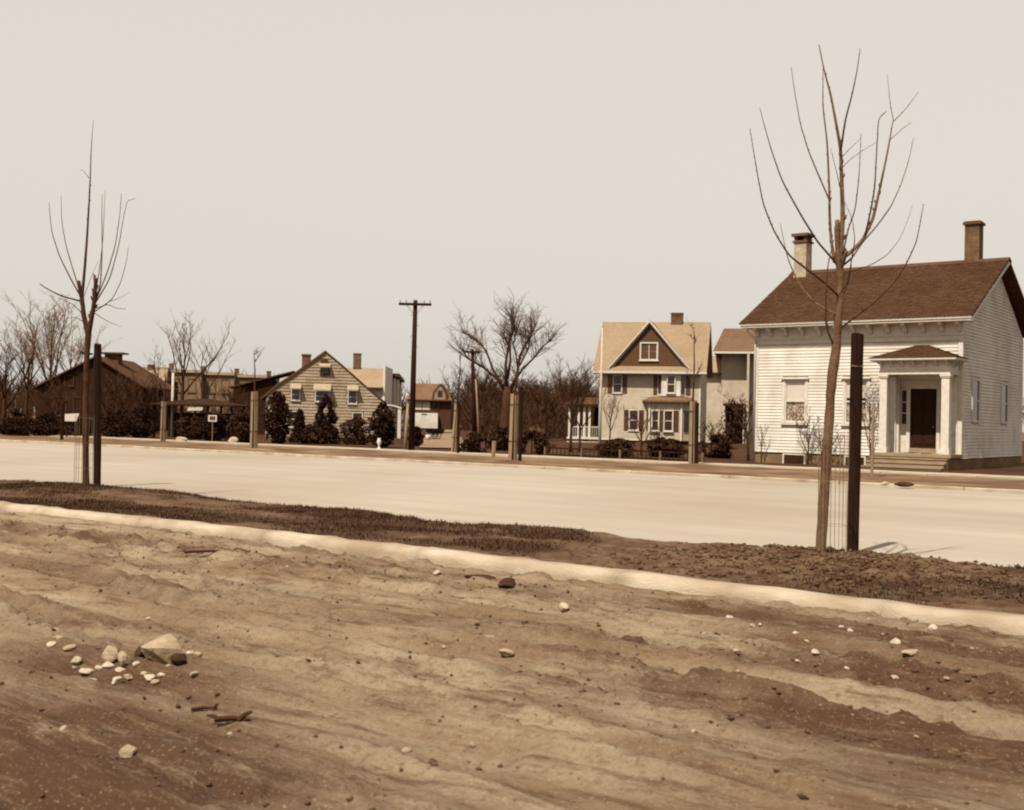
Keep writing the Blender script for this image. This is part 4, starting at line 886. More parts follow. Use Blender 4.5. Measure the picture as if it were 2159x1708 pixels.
br_r = [
 (.060,.010,.1,[(592,1300),(604,1150),(612,1000),(605,800),(600,640),(575,500),(545,340),(505,190),(480,65)]),
 (.024,.007,-.3,[(600,650),(625,480),(665,330),(690,210),(708,85)]),
 (.034,.008,.35,[(565,1270),(545,1130),(538,1000),(538,900),(525,600),(500,400),(502,200)]),
 (.018,.006,.6,[(540,930),(470,770),(420,650),(375,500),(345,330),(325,190)]),
 (.026,.006,-.5,[(580,1285),(545,1240),(470,1155),(380,1010),(275,820),(215,650),(170,490),(150,410)]),
 (.026,.006,-.9,[(590,1460),(520,1390),(400,1300),(310,1230),(230,1100),(170,950),(140,800),(115,650),(95,530)]),
 (.028,.006,.8,[(597,1570),(540,1545),(450,1490),(380,1410),(330,1310),(300,1230),(265,1060)]),
 (.024,.008,-.3,[(560,1730),(530,1660),(515,1590),(520,1400),(528,1290),(560,1150)]),
 (.046,.012,.3,[(600,1250),(650,1220),(720,1150),(780,1030),(820,850),(860,660),(890,490)]),
 (.010,.004,.3,[(890,490),(960,420),(1035,320)]), (.008,.003,-.2,[(893,482),(875,390),(860,230)]), (.008,.003,.2,[(868,595),(940,530),(995,490)]),
 (.020,.008,-.4,[(735,1125),(770,970),(790,850),(800,650),(810,470),(850,435)]),
 (.022,.005,.7,[(610,1290),(660,1250),(720,1160),(800,1070),(880,960),(930,850),(975,720),(1005,580)]),
 (.016,.005,-.6,[(612,1230),(640,1090),(680,980),(700,820),(710,640),(712,560)]),
 (.016,.004,-.5,[(605,1430),(640,1380),(660,1260),(680,1150),(665,1030),(620,930)]),
 (.024,.006,-.8,[(595,1640),(700,1560),(800,1480),(900,1380),(970,1270),(1020,1160),(1045,1040),(1060,950)]),
 (.012,.003,.8,[(612,1335),(760,1290),(860,1230),(930,1140),(980,1020),(1000,950)]),
 (.044,.036,-.1,[(600,1310),(620,1250),(632,1205)]),
 (.018,.005,.4,[(575,1640),(560,1590),(600,1470),(640,1400),(660,1290)]),
 (.008,.003,.4,[(612,740),(650,700),(720,650),(800,600)]), (.008,.003,.2,[(600,690),(650,640),(712,580)]),
 (.010,.004,-.2,[(612,930),(585,800),(560,700),(545,640)]),
]
street_tree('tallest bare young tree beside the nearest dark stake, before the clapboard house', Br, trunk_r, br_r, conv_r, Br[1], 3)
conv_l = lambda cx, cy: ((100+cx/1.485)/1.3914, (300+cy/1.485)/1.3914)
Bl = G(182, 1022, .25); r_, n_ = st(Bl); Bl[2] = strip_h(r_, n_)-.02
trunk_l = [(228, 1680, .125), (226, 1500, .105), (226, 1300, .100), (230, 1110, .095), (236, 1010, .095), (216, 930, .080), (207, 850, .070), (194, 778, .060)]
br_l = [
 (.085,.062,-.1,[(237,1020),(247,960),(258,900),(266,830),(269,765)]),
 (.055,.006,.2,[(208,860),(221,720),(230,600),(240,430),(246,300),(248,215),(258,80)]),
 (.026,.008,-.5,[(210,860),(160,770),(110,670),(75,560),(65,440)]), (.024,.008,.4,[(207,850),(170,730),(140,630),(120,520),(118,410)]),
 (.036,.014,-.3,[(208,868),(120,845),(60,815),(25,792)]), (.020,.006,.5,[(214,925),(170,880),(100,850)]), (.016,.006,.3,[(220,960),(180,936),(140,942)]),
 (.026,.008,.3,[(264,880),(290,790),(297,650),(295,500),(297,400)]), (.024,.008,-.4,[(266,870),(320,740),(355,620),(375,480),(380,400)]),
 (.024,.008,.6,[(264,880),(330,770),(370,620),(390,500),(405,430),(440,420)]), (.020,.006,-.6,[(260,915),(340,860),(380,780),(405,680),(410,630)]),
 (.018,.006,.5,[(262,900),(320,880),(360,898),(400,900)]), (.016,.005,-.4,[(258,915),(320,955),(380,978)]), (.012,.004,.3,[(330,868),(380,850),(420,825)]),
 (.018,.006,.5,[(268,830),(285,730),(300,600),(310,380)]), (.012,.004,-.3,[(212,860),(250,760),(280,690)]), (.010,.004,-.2,[(240,330),(215,300),(200,290)]),
]
street_tree('bare young street tree beside the left dark stake, tall single leader', Bl, trunk_l, br_l, conv_l, Bl[1], 7, 'bark_left')
def stake(name, label, pb, pt, w, m='stake', zoff=0.0):
    x, y = pb; P = G(x, y, zoff); r, n = st(P)
    if n < 13: P[2] = strip_h(r, n)
    T = AY(pt[0], pt[1], P[1])-P; t = empty(name, P, 0, label, 'stake'); rs = random.Random(int(x)); k = 9
    pts = [T*f for f in np.linspace(0, 1, k)]; pts[0] = pts[0]-np.array([0,0,.3])
    mb = MB()
    for i, p in enumerate(pts):
        for j in range(8):
            a = 2*pi*(j+.5)/8; rr_ = w/2*(1.06 if j%2 else 1.0)*rs.uniform(.96,1.04); mb.v.append((p[0]+rr_*cos(a)*1.02, p[1]+rr_*sin(a), p[2]+(rs.uniform(-.02,.02) if i == k-1 else 0)))
    for i in range(k-1):
        for j in range(8): mb.f.append((i*8+j, i*8+(j+1)%8, (i+1)*8+(j+1)%8, (i+1)*8+j))
    mb.f.append(tuple((k-1)*8+j for j in range(8))); mb.build('post', M[m], t)
    return t, P, T
sr, Ps_, Ts_ = stake('tree_stake', 'thick dark timber stake right of the tallest young tree, on the soil mound', (1797, 1168), (1808, 704), .135)
MB().tube([Ts_*.855+np.array([.075*cos(a), .075*sin(a), .012*sin(a)]) for a in np.linspace(0, 2*pi, 17)], [.006]*17, 4).build('wire_tie', M['wire'], sr, True)
sl, Pl_, Tl_ = stake('tree_stake', 'thick dark timber stake right of the left young tree', (205, 1026), (206, 726), .145)
pt_ = (Bl-Pl_); MB().tube([Tl_*.93+[-.08,-.02,0], Tl_*.925+[-.22,-.05,0], Tl_*.93+[-.34,-.08,.02], Tl_*.935+[-.28,-.14,.02], Tl_*.93+[-.08,-.09,0]], [.014]*5, 5).build('tie', M['stake'], sl, True)
def wire_guard(label, P, rad, hgt, n=20):
    t = empty('wire_tree_guard', P, 0, label, 'tree guard'); rs = random.Random(n)
    for i in range(n):
        a = 2*pi*i/n; j = rs.uniform(-.02,.02); MB().tube([(rad*cos(a), rad*sin(a), -.05), (rad*cos(a+j), rad*sin(a+j), hgt*.5), (rad*1.04*cos(a+j), rad*1.04*sin(a+j), hgt*rs.uniform(.97,1.02))], [.0022]*3, 4).build('wire', M['wire'], t)
    for z in np.linspace(.3, hgt*.97, 3): MB().tube([(rad*cos(a), rad*sin(a), z) for a in np.linspace(0, 2*pi, 25)], [.0018]*25, 4, False).build('hoop', M['wire'], t)
wire_guard('thin wire mesh guard round the trunk of the tallest young tree', Br+np.array([.09,-.02,.02]), .15, 1.25, 22)
wire_guard('thin wire mesh guard round the trunk of the left young tree', Bl+np.array([-.05,-.02,.02]), .15, 1.2, 18)

# ---- young trees across the road, each with boards round the trunk and a stake
def far_sapling(k, guard, stake_, top, w, desc, twig_top, seed):
    gx, gy, gt = guard; P = G(gx, gy, .12); Y = P[1]; rs = random.Random(seed)
    t = empty('wooden_tree_guard', P, 0, desc[0], 'tree guard', 'tree guards beyond the road'); T = AY(gt[0], gt[1], Y)-P
    for j in range(4):
        a = pi/4+j*pi/2; ex = w*.5; o_ = np.array([cos(a)*ex, sin(a)*ex, 0]); tl = T*(1+rs.uniform(-.02,.02)); hw = w*.28; d = np.array([-sin(a), cos(a), 0])*hw; e = np.array([cos(a), sin(a), 0])*.015
        MB().hexa([o_-d-e-[0,0,.2], o_+d-e-[0,0,.2], o_+d+e-[0,0,.2], o_-d+e-[0,0,.2]], [o_*.8-d-e+tl, o_*.8+d-e+tl, o_*.8+d+e+tl, o_*.8-d+e+tl]).build('board', M['stake_pale'], t)
    for f in (.3, .85): MB().tube([T*f+np.array([w*.62*cos(a), w*.62*sin(a), 0]) for a in np.linspace(0, 2*pi, 13)], [.012]*13, 4, False).build('band', M['stake'], t)
    s = None
    if stake_:
        sx, sy, sxt, syt = stake_; stake('tree_stake', desc[1], (sx, sy), (sxt, syt), .13, 'stake', .12)
    tt = AY(top[0], top[1], Y)-P; y_ = empty('young_tree', P, 0, desc[2], 'tree', 'young trees beyond the road')
    pts = [np.array([0,0,-.2]), T*.5, T, (T+tt)/2+np.array([.03,0,0]), tt]; MB().tube(pts, [.05,.045,.04,.028,.01], 7).build('trunk', M['bark_dark'], y_, True)
    mb = MB()
    for i in range(twig_top):
        f = rs.uniform(.15,1); b = T*(1-f)+tt*f; a = rs.uniform(0, 2*pi); L = rs.uniform(.25,.8)*(1.1-f*.5); d = np.array([cos(a)*.6, sin(a)*.6, rs.uniform(.3,1.0)])*L
        mb.tube([b, b+d*.5+[0,0,-.04], b+d], [.016,.012,.006], 4, False)
        for q_ in range(3): mb.tube([b+d*.5, b+d*rs.uniform(.7,1.2)+np.array([rs.uniform(-.15,.15), rs.uniform(-.1,.1), rs.uniform(0,.25)])], [.009,.005], 3, False)
    mb.build('crown', M['twig_dark'], y_)
far_sapling(0, (1081,972,(1085,832)), (1096,973,1099,815), (1094,757), .27, ('broad pale wooden guard in front of the old willow', 'dark stake beside the broad guard in front of the willow', 'young twiggy tree rising from the broad guard before the willow'), 14, 1)
far_sapling(1, (956,953,(964,850)), (966,955,967,847), (971,748), .20, ('pale wooden guard just right of the tall utility pole', 'dark stake of the guard just right of the tall utility pole', 'thin sapling in the guard right of the tall utility pole'), 3, 2)
far_sapling(2, (535,946,(537,826)), None, (535,737), .27, ('pale wooden guard left of the shingle house', '', 'pruned young tree standing left of the shingle house'), 4, 3)
far_sapling(3, (343,931,(346,846)), None, (348,770), .22, ('pale wooden guard beside the slim white pole', '', 'thin sapling beside the slim white pole'), 2, 4)
far_sapling(4, (1459,977,(1461,848)), (1468,978,1470,850), (1463,690), .20, ('pale wooden guard in front of the cream gabled house', 'dark stake in front of the cream gabled house', 'thin sapling rising before the cream house, right of its gable'), 7, 5)
stake('slim_post', 'slim upright post at the verge left of the portico steps', (1838, 1004), (1842, 851), .085, 'stake_pale', .1)
stake('slim_post', 'dark stake on the verge at the far left, before the dark house', (130, 926), (132, 850), .16, 'stake', .1)
stake('slim_post', 'short pale stub post under the old willow', (1040, 962), (1042, 930), .16, 'stake_pale', .1)
# ================================================================ TREES AND SHRUBS BEYOND
P = AY(1062, 934, 84); P[2] = 0
def willow(P):
    t = empty('old_willow', P, 0, 'big spreading bare willow with thick dark trunk at the centre of the view', 'tree'); rs = random.Random(9); Y = P[1]
    lim = [([(1068,830),(1050,800),(1020,775),(985,755),(975,735)],.22,-1), ([(1066,825),(1040,780),(1025,740),(1005,715),(975,700)],.2,1.5), ([(1068,820),(1066,770),(1072,730),(1060,700)],.26,.5), ([(1070,800),(1076,760),(1075,720),(1085,690),(1078,665)],.2,-.8),
           ([(1074,830),(1090,790),(1096,750),(1118,710),(1132,680)],.24,.8), ([(1078,815),(1100,780),(1125,755),(1145,730),(1165,715)],.18,-1.5), ([(1092,780),(1088,750),(1082,725),(1090,690)],.14,2), ([(1096,770),(1112,740),(1122,700)],.13,-2)]
    tk = MB(); cr = MB()
    tk.tube([(0,0,-.3), AY(1064,900,Y)-P, AY(1068,860,Y)-P, AY(1069,815,Y)-P], [.55,.40,.36,.26], 10)
    for pl, w, dy in lim:
        pts = [AY(x, y, Y+dy*i/len(pl)*1.2)-P for i, (x, y) in enumerate(pl)]; n = len(pts)
        tk.tube(pts, [w*.55*(1-.8*i/n) for i in range(n)], 7)
        for k in range(26):
            f = rs.uniform(.45,1)*(n-1.001); i = int(f); b = pts[i]*(1-f+i)+pts[i+1]*(f-i); dr_ = (pts[-1]-pts[-2]); dr_ = dr_/np.linalg.norm(dr_)
            d = dr_*.7+np.array([rs.uniform(-1,1), rs.uniform(-1,1), rs.uniform(-.1,1.0)]); d /= np.linalg.norm(d); L = rs.uniform(.7,1.7)
            m_ = b+d*L*.5; e = b+d*L+[0,0,.1]; cr.tube([b, m_, e], [.026,.018,.010], 4, False)
            for q_ in range(9):
                g = m_*(1-q_/7)+e*(q_/7); d2 = d*.5+np.array([rs.uniform(-1,1), rs.uniform(-1,1), rs.uniform(-.5,.9)]); L2 = rs.uniform(.3,.8); cr.tube([g, g+d2*L2*.6, g+d2*L2-[0,0,.05]], [.011,.008,.004], 3, False)
    tk.build('trunk', M['bark_dark'], t, True); cr.build('crown', M['twig'], t)
willow(P)
def gp_(x, y, Y): 
    p = AY(x, y, Y); p[2] = -.05; return p
def hz(x, top, Y): return AY(x, top, Y)[2]
BG = 'bare trees massed behind the willow'
rs = random.Random(77)
spots = [(1000,790,100),(1025,800,120),(1045,812,135),(1098,800,118),(1120,808,140),(1138,798,125),(1160,806,150),(1180,800,132),(1200,798,120),(1225,800,140),(1245,812,150),(1010,770,130),(1150,822,105)]
ORD = 'first second third fourth fifth sixth seventh eighth ninth tenth eleventh twelfth thirteenth'.split()
for i, (x, ty, Y) in enumerate(spots):
    bare('bare_tree', f'bare dark tree in the clump behind the willow, {ORD[sorted(q[0] for q in spots).index(x)]} from the left', gp_(x, 900, Y), hz(x, ty, Y), .5, 100+i, .16, .12, 9, 6, 7, 1.15, group=BG, tr=.022, up=.55)
bare('bare_tree', 'tall feathery bare tree at the left edge, left of the dark house', gp_(103, 900, 112), hz(103, 650, 112), .16, 201, .2, .15, 12, 6, 6, .8, m2='twig_pale', tr=.02, up=.9)
bare('bare_tree', 'lower rounded bare tree between the tall edge tree and the dark house', gp_(146, 900, 106), hz(146, 705, 106), .35, 202, .18, .3, 9, 6, 6, 1.0, m2='twig_pale', tr=.018)
bare('bare_tree', 'bare tree standing outermost at the far left', gp_(55, 900, 118), hz(55, 690, 118), .3, 203, .2, .25, 9, 6, 6, 1.0, m2='twig_pale', tr=.02)
for xx, tp, lb, sd_ in ((118,800,'brown bare thicket tree at the left corner of the dark gabled house',231),(232,790,'brown bare thicket tree against the right of the dark gable',232),(268,800,'brown bare thicket tree at the right corner of the dark house',233),(480,815,'brown bare thicket tree behind the notice board',234),(320,800,'brown bare thicket tree between dark house and white pole',235)):
    bare('thicket_tree', lb, gp_(xx, 900, 84), hz(xx, tp, 84), .5, sd_, .08, .1, 9, 6, 6, 1.1, tr=.016, up=.6)
bare('bare_tree', 'bare tree at the extreme left behind the verge', gp_(8, 900, 105), hz(8, 720, 105), .35, 204, .2, .2, 9, 6, 6, 1.0, tr=.02)
bare('bare_tree', 'spreading bare lawn tree with three main limbs behind the white pole', gp_(383, 890, 118), hz(383, 668, 118), .42, 205, .24, .34, 8, 5, 5, .8, m2='twig_pale', tr=.016)
bare('bare_tree', 'smaller bare tree right of the three-limbed lawn tree', gp_(424, 890, 122), hz(424, 706, 122), .36, 206, .17, .38, 6, 5, 4, .8, m2='twig_pale', tr=.015)
bare('bare_tree', 'leaning bare tree left of the three-limbed lawn tree', gp_(352, 890, 119), hz(352, 735, 119), .3, 207, .16, .4, 5, 4, 4, .8, m2='twig_pale', tr=.015, lean=(-.22,0))
bare('bare_tree', 'slender dark bare tree left of the side porch, two stems close together', gp_(1203, 955, 56), hz(1203, 765, 56), .3, 210, .07, .3, 9, 6, 5, .9, tr=.010)
bare('bare_tree', 'second slender bare tree touching the side porch of the cream house', gp_(1222, 957, 56), hz(1222, 800, 56), .35, 211, .06, .35, 8, 5, 5, .9, tr=.010)
bare('bare_tree', 'young bare tree in front of the flagpole and cream wall', gp_(1285, 950, 62), hz(1285, 830, 62), .45, 212, .05, .4, 7, 5, 4, 1.0, m2='twig_pale', tr=.009)
bare('bare_shrub', 'bare branching shrub before the lower windows of the cream house', gp_(1352, 962, 53), hz(1352, 862, 53), .4, 213, .06, .25, 7, 4, 4, .8, tr=.010, cat='shrub')
bare('bare_shrub', 'leaning dark shrub stem under the bay of the cream house', gp_(1375, 962, 53), hz(1375, 905, 53), .35, 214, .05, .3, 6, 4, 4, .9, tr=.010, cat='shrub', lean=(.25,0))
bare('bare_shrub', 'bare shrub in the yard left of the flagpole', gp_(1130, 955, 60), hz(1130, 900, 60), .5, 215, .05, .1, 8, 5, 4, 1.0, m2='twig_pale', tr=.010, cat='shrub')
bare('bare_tree', 'twisted bare tree overhanging the dark doorway left of the clapboard house', gp_(1578, 968, 48.5), hz(1578, 822, 48.5), .5, 216, .06, .42, 8, 5, 5, 1.0, tr=.009, lean=(-.08,0))
bare('bare_shrub', 'bare tangled shrub left of the dark doorway', gp_(1500, 965, 52), hz(1500, 885, 52), .5, 217, .05, .12, 8, 5, 5, 1.0, tr=.010, cat='shrub')
# rose canes against the clapboard wall
bare('rose_bush', 'bare climbing rose below the left window of the clapboard house', whp(2.5, .45, 0), 1.95, .38, 218, .035, .12, 8, 5, 5, .8, tr=.007, cat='shrub')
bare('rose_bush', 'bare climbing rose left of the portico beside the second window', whp(4.95, .35, 0), 3.2, .2, 219, .03, .25, 9, 4, 4, .7, tr=.006, cat='shrub')
bare('rose_bush', 'low bare shrub between the two cellar windows of the clapboard house', whp(3.2, .5, 0), 1.3, .6, 220, .03, .1, 8, 5, 5, .9, tr=.007, cat='shrub')
bare('rose_bush', 'thin bare cane near the left corner of the clapboard house', whp(.5, .4, 0), 1.7, .12, 221, .025, .3, 5, 3, 3, .6, tr=.006, cat='shrub')
# evergreen shrubs before the shingle house
def bsh(x, top, bot, w, label, seed, shape='egg', n=2600, m='ever', size=.075, name='evergreen_shrub', Y=None):
    P = G(x, bot, .05); Y = Y or P[1]; P = AY(x, bot, Y); P[2] = .0; s = Y/FPX; return bush(name, label, 'shrub', P, w*s, AY(x, top, Y)[2], n, size, m, seed, shape)
bsh(583, 832, 936, 62, 'tall dark evergreen between the left guard and the shingle house', 1, 'egg', 3600)
bsh(632, 868, 934, 44, 'dark cone-shaped evergreen before the left window of the shingle house', 2, 'cone', 2400)
bsh(686, 838, 936, 74, 'largest dark evergreen before the middle of the shingle gable', 3, 'cone', 4200)
bsh(806, 855, 944, 62, 'dark square-clipped evergreen at the right end of the shingle house', 4, 'block', 4600)
bsh(748, 882, 938, 70, 'dark loose shrub between the large evergreen and the clipped one', 5, 'egg', 2200, 'ever2')
bsh(660, 898, 936, 60, 'low dark shrub between the cone-shaped and the largest evergreen', 6, 'egg', 1800, 'ever2')
bsh(877, 903, 940, 34, 'small dark evergreen at the foot of the tall utility pole', 7, 'egg', 1600)
bsh(1000, 915, 955, 60, 'low dark shrub at the foot of the shorter utility pole', 8, 'egg', 2000, 'ever2')
bsh(1060, 905, 950, 74, 'dark low growth round the willow trunk', 9, 'egg', 2200, 'ever2')
bsh(300, 855, 922, 70, 'dark rounded shrub between the dark house and the pavilion', 10, 'egg', 2400)
bsh(245, 868, 922, 70, 'dark shrub behind the left dark stake', 11, 'egg', 2200)
bsh(160, 878, 921, 80, 'dark shrub at the foot of the dark gabled house', 12, 'egg', 2200)
bsh(95, 872, 920, 70, 'dark shrub at the left of the dark gabled house', 13, 'egg', 2200)
bsh(35, 868, 920, 80, 'dark shrub outermost at the left of the verge', 14, 'egg', 2200)
bsh(400, 880, 926, 76, 'dark shrub beneath the pavilion eaves', 15, 'egg', 2000, 'ever2')
bsh(455, 872, 930, 70, 'dark shrub behind the small white-framed board', 16, 'egg', 2200)
bsh(508, 868, 934, 60, 'dark twiggy shrub left of the pruned young tree', 17, 'egg', 2200, 'ever2')
bsh(1120, 912, 958, 90, 'dark low shrub right of the broad guard', 18, 'egg', 1800, 'ever2')
bsh(1300, 928, 962, 90, 'low dark shrub before the cream house foundation, left of its windows', 19, 'egg', 2000, 'ever2')
bsh(1400, 926, 964, 100, 'low dark shrub before the cream house bay', 20, 'egg', 2200, 'ever2')
bsh(1510, 918, 966, 70, 'dark shrub left of the dark doorway', 21, 'egg', 2200, 'ever2')
bsh(1548, 846, 862, 62, 'dark vine tangled over the doorway porch', 22, 'egg', 900, 'ever2', .1, 'porch_vine', 94.3)
# brushwood behind the willow and at the far left
for lab, x0, x1, y0, y1, h0, h1, N_, sd_ in (('dense brown brushwood filling the ground behind the willow', -8, 13, 150, 185, 3.5, 7.0, 520, 5), ('dense brown brushwood behind the dark house at the far left', -75, -44, 118, 150, 3.0, 6.0, 420, 6), ('low brown brushwood under the bare trees behind the willow', -3, 9, 92, 118, 1.2, 3.2, 360, 8), ('brown brushwood round the pavilion and brick row houses', -42, -20, 100, 135, .8, 2.4, 420, 9)):
    rq = np.random.RandomState(sd_); mb = MB()
    for i in range(N_):
        x, y, hg = rq.uniform(x0, x1), rq.uniform(y0, y1), rq.uniform(h0, h1); lx, ly = rq.randn()*.5, rq.randn()*.5
        mb.tube([(x,y,-.3),(x+lx*.4,y+ly*.4,hg*.5),(x+lx,y+ly,hg)], [.05,.035,.015], 4, False)
        for k in range(9):
            f = rq.uniform(.15,.95); a = rq.uniform(0, 2*pi); L = hg*rq.uniform(.12,.34); b = np.array([x+lx*f, y+ly*f, hg*f]); e = b+np.array([cos(a)*L*.6, sin(a)*L*.6, L*.75])
            mb.tube([b, (b+e)/2+[0,0,-.05], e], [.028,.022,.012], 3, False)
    tag(mb.build('brushwood', M['twig_dark']), lab, 'brushwood', kind='stuff')
# distant wood closing the view
rs_ = np.random.RandomState(3); mb = MB()
for i in range(900):
    x = rs_.uniform(-230, 230); y = rs_.uniform(300, 420); hgt = rs_.uniform(7, 12)
    mb.tube([(x,y,-.5),(x+rs_.randn()*.4,y,hgt*.6),(x+rs_.randn()*.8,y,hgt)], [.35,.22,.05], 4, False)
    for k in range(16):
        z = rs_.uniform(.25,.9)*hgt; a = rs_.uniform(0, 2*pi); L = hgt*rs_.uniform(.2,.42); mb.tube([(x,y,z),(x+cos(a)*L*.5,y+sin(a)*L*.5,z+L*.45),(x+cos(a)*L*.75,y+sin(a)*L*.75,z+L*.95)], [.16,.11,.04], 3, False)
o = mb.build('distant_wood', M['twig_dark']); tag(o, 'far-off belt of bare trees closing the horizon', 'wood', kind='stuff')

# ================================================================ LOW FENCE ALONG THE YARD
F0 = st(G(1105, 962, .1)); F1 = st(G(1588, 985, .1)); fn = 38.35
fe = empty('low_fence', ws(F0[0], fn, .03), RZ, 'low dark rail fence with thin pickets along the sidewalk before the cream house', 'fence')
FL = F1[0]-F0[0]
k = 0; x = 0
while x < FL-2.6:
    MB().box(x, x+.09, -.045, .045, -.25, .44).build('post', M['bark'], fe)
    if x+1.8 < FL-2.6:
        for z in (.10, .38): MB().box(x+.09, x+1.8, -.02, .02, z, z+.06).build('rail', M['stake'], fe)
        for j in range(8): MB().box(x+.22+j*.2, x+.25+j*.2, -.032, -.021, -.02, .42).build('picket', M['pole'], fe)
    x += 1.8
# ================================================================ SMALL THINGS BEYOND THE ROAD
P = G(447, 929, .1)
t = empty('notice_board', P, 0, 'small white-framed board on a thin post behind the verge', 'sign'); zc = AY(447, 886, P[1])[2]; hw = 9*P[1]/FPX
MB().tube([(0,.03,-.2),(0,.03,zc)], [.025,.025], 6).build('post', M['stake_pale'], t)
MB().box(-hw, hw, -.02, .0, zc-hw*.75, zc-hw*.5).box(-hw, hw, -.02, .0, zc+hw*.5, zc+hw*.75).box(-hw, -hw*.7, -.02, .0, zc-hw*.5, zc+hw*.5).box(hw*.7, hw, -.02, .0, zc-hw*.5, zc+hw*.5).build('frame', M['white_trim'], t)
MB().box(-hw*.7, hw*.7, -.012, -.004, zc-hw*.5, zc+hw*.5).build('panel', M['found_dark'], t)
P = G(150, 921, .1); s = P[1]/FPX; zc = AY(148, 884, P[1])[2]
t = empty('white_sign', P, 0, 'tilted white board on posts before the dark gabled house', 'sign')
MB().hexa([(-14*s,-.03,zc-8*s),(10*s,-.03,zc-8*s),(10*s,.0,zc-8*s),(-14*s,.0,zc-8*s)], [(-14*s,-.03,zc+7*s),(16*s,-.03,zc+9*s),(16*s,0,zc+9*s),(-14*s,0,zc+7*s)]).build('board', M['paper'], t)
for x in (-10*s, 8*s): MB().box(x-.03, x+.03, .002, .05, -.2, zc+3*s).build('post', M['stake'], t)
def rock(name, label, P, sx, sy, sz, m, seed, group=None, rz=0.0, cat='stone', sink=.42):
    rs = np.random.RandomState(seed); V = []; nu, nv = 10, 7
    for j in range(1, nv):
        ph_ = pi*j/nv
        for i in range(nu):
            a = 2*pi*i/nu; k = 1+.0; d = np.array([sin(ph_)*cos(a), sin(ph_)*sin(a), cos(ph_)]); V.append(d)
    V = np.array(V+[(0,0,1),(0,0,-1)], float)
    for q_ in range(13):       # chipped facets
        n = rs.randn(3); n /= np.linalg.norm(n); c = rs.uniform(.48,.82); dd = V@n; V = V-np.outer(np.clip(dd-c, 0, None), n)
    V = V+rs.uniform(-.04,.04,V.shape); V = V*np.array([sx,sy,sz])/1.0
    V[:,2] -= V[:,2].min()+sink*sz
    f = []
    for j in range(nv-2):
        for i in range(nu): i2 = (i+1)%nu; f.append((j*nu+i, (j+1)*nu+i, (j+1)*nu+i2, j*nu+i2))
    t_, b_ = len(V)-2, len(V)-1
    for i in range(nu): i2 = (i+1)%nu; f.append((t_, i, i2)); f.append((b_, (nv-2)*nu+i2, (nv-2)*nu+i))
    o = MB().add(V, f).build(name, M[m], None, False, P, rz); return tag(o, label, cat, group)
rock('earth_clod', 'dark clod of earth lying on the verge before the portico', G(1903, 1024, .07), .30, .2, .08, 'wood_chip', 33, rz=-.6, cat='clod')
rock('pale_block', 'pale broken stone left of the dark clod on the verge', G(1866, 1022, .07), .16, .10, .07, 'stone_pale', 34, rz=.3)
for i, (x, y, lb) in enumerate(((384,931,'white-painted stone behind the verge, left of the notice board'),(490,934,'white-painted stone behind the verge, left of the pruned young tree'))):
    P = G(x, y, .08); rock('white_stone', lb, P, .34, .25, .26, 'stone_pale', 40+i)
P = G(799, 947, .1)
t = empty('white_urn', P, 0, 'small white garden urn left of the clipped square evergreen', 'urn')
prof_ = [(.0,-.05),(.17,-.05),(.17,.04),(.07,.09),(.06,.2),(.15,.32),(.17,.46),(.11,.55),(.12,.62),(.0,.60)]; mb = MB(); K = 12
for (r, z) in prof_: 
    for i in range(K): mb.v.append((r*.62*cos(2*pi*i/K), r*.62*sin(2*pi*i/K), z*.8))
for j in range(len(prof_)-1):
    for i in range(K): mb.f.append((j*K+i, j*K+(i+1)%K, (j+1)*K+(i+1)%K, (j+1)*K+i))
mb.build('bowl', M['white_trim'], t, True)
P = G(917, 926, .11)
t = empty('hand_cart', P, radians(20), 'small dark two-wheeled cart standing on the side street', 'cart')
MB().hexa([(-.5,-.3,.38),(.5,-.3,.38),(.5,.3,.38),(-.5,.3,.38)], [(-.62,-.38,.72),(.62,-.38,.72),(.62,.38,.72),(-.62,.38,.72)]).build('box', M['stake'], t)
for y in (-.42, .42):
    w = MB().tube([(.34*cos(a), y, .34+.34*sin(a)) for a in np.linspace(0, 2*pi, 21)], [.03]*21, 6, False).build('wheel', M['stake'], t)
    for k in range(4): a = k*pi/4; MB().tube([(-.34*cos(a), y, .34-.34*sin(a)), (.34*cos(a), y, .34+.34*sin(a))], [.015,.015], 4).build('spoke', M['stake'], w)
for y in (-.25, .25): MB().tube([(.5,y,.45),(1.2,y,.5)], [.03,.025], 5).build('handle', M['stake'], t)
P = G(902, 928, .11); t = empty('white_pail', P, 0, 'white pail standing left of the small dark cart', 'pail')
MB().tube([(0,0,-.02),(0,0,.18),(0,0,.34)], [.12,.145,.165], 12).build('body', M['white_trim'], t, True)
MB().tube([(.165*cos(a), 0, .34+.16*sin(a)) for a in np.linspace(0, pi, 9)], [.008]*9, 4).build('handle', M['wire'], t)

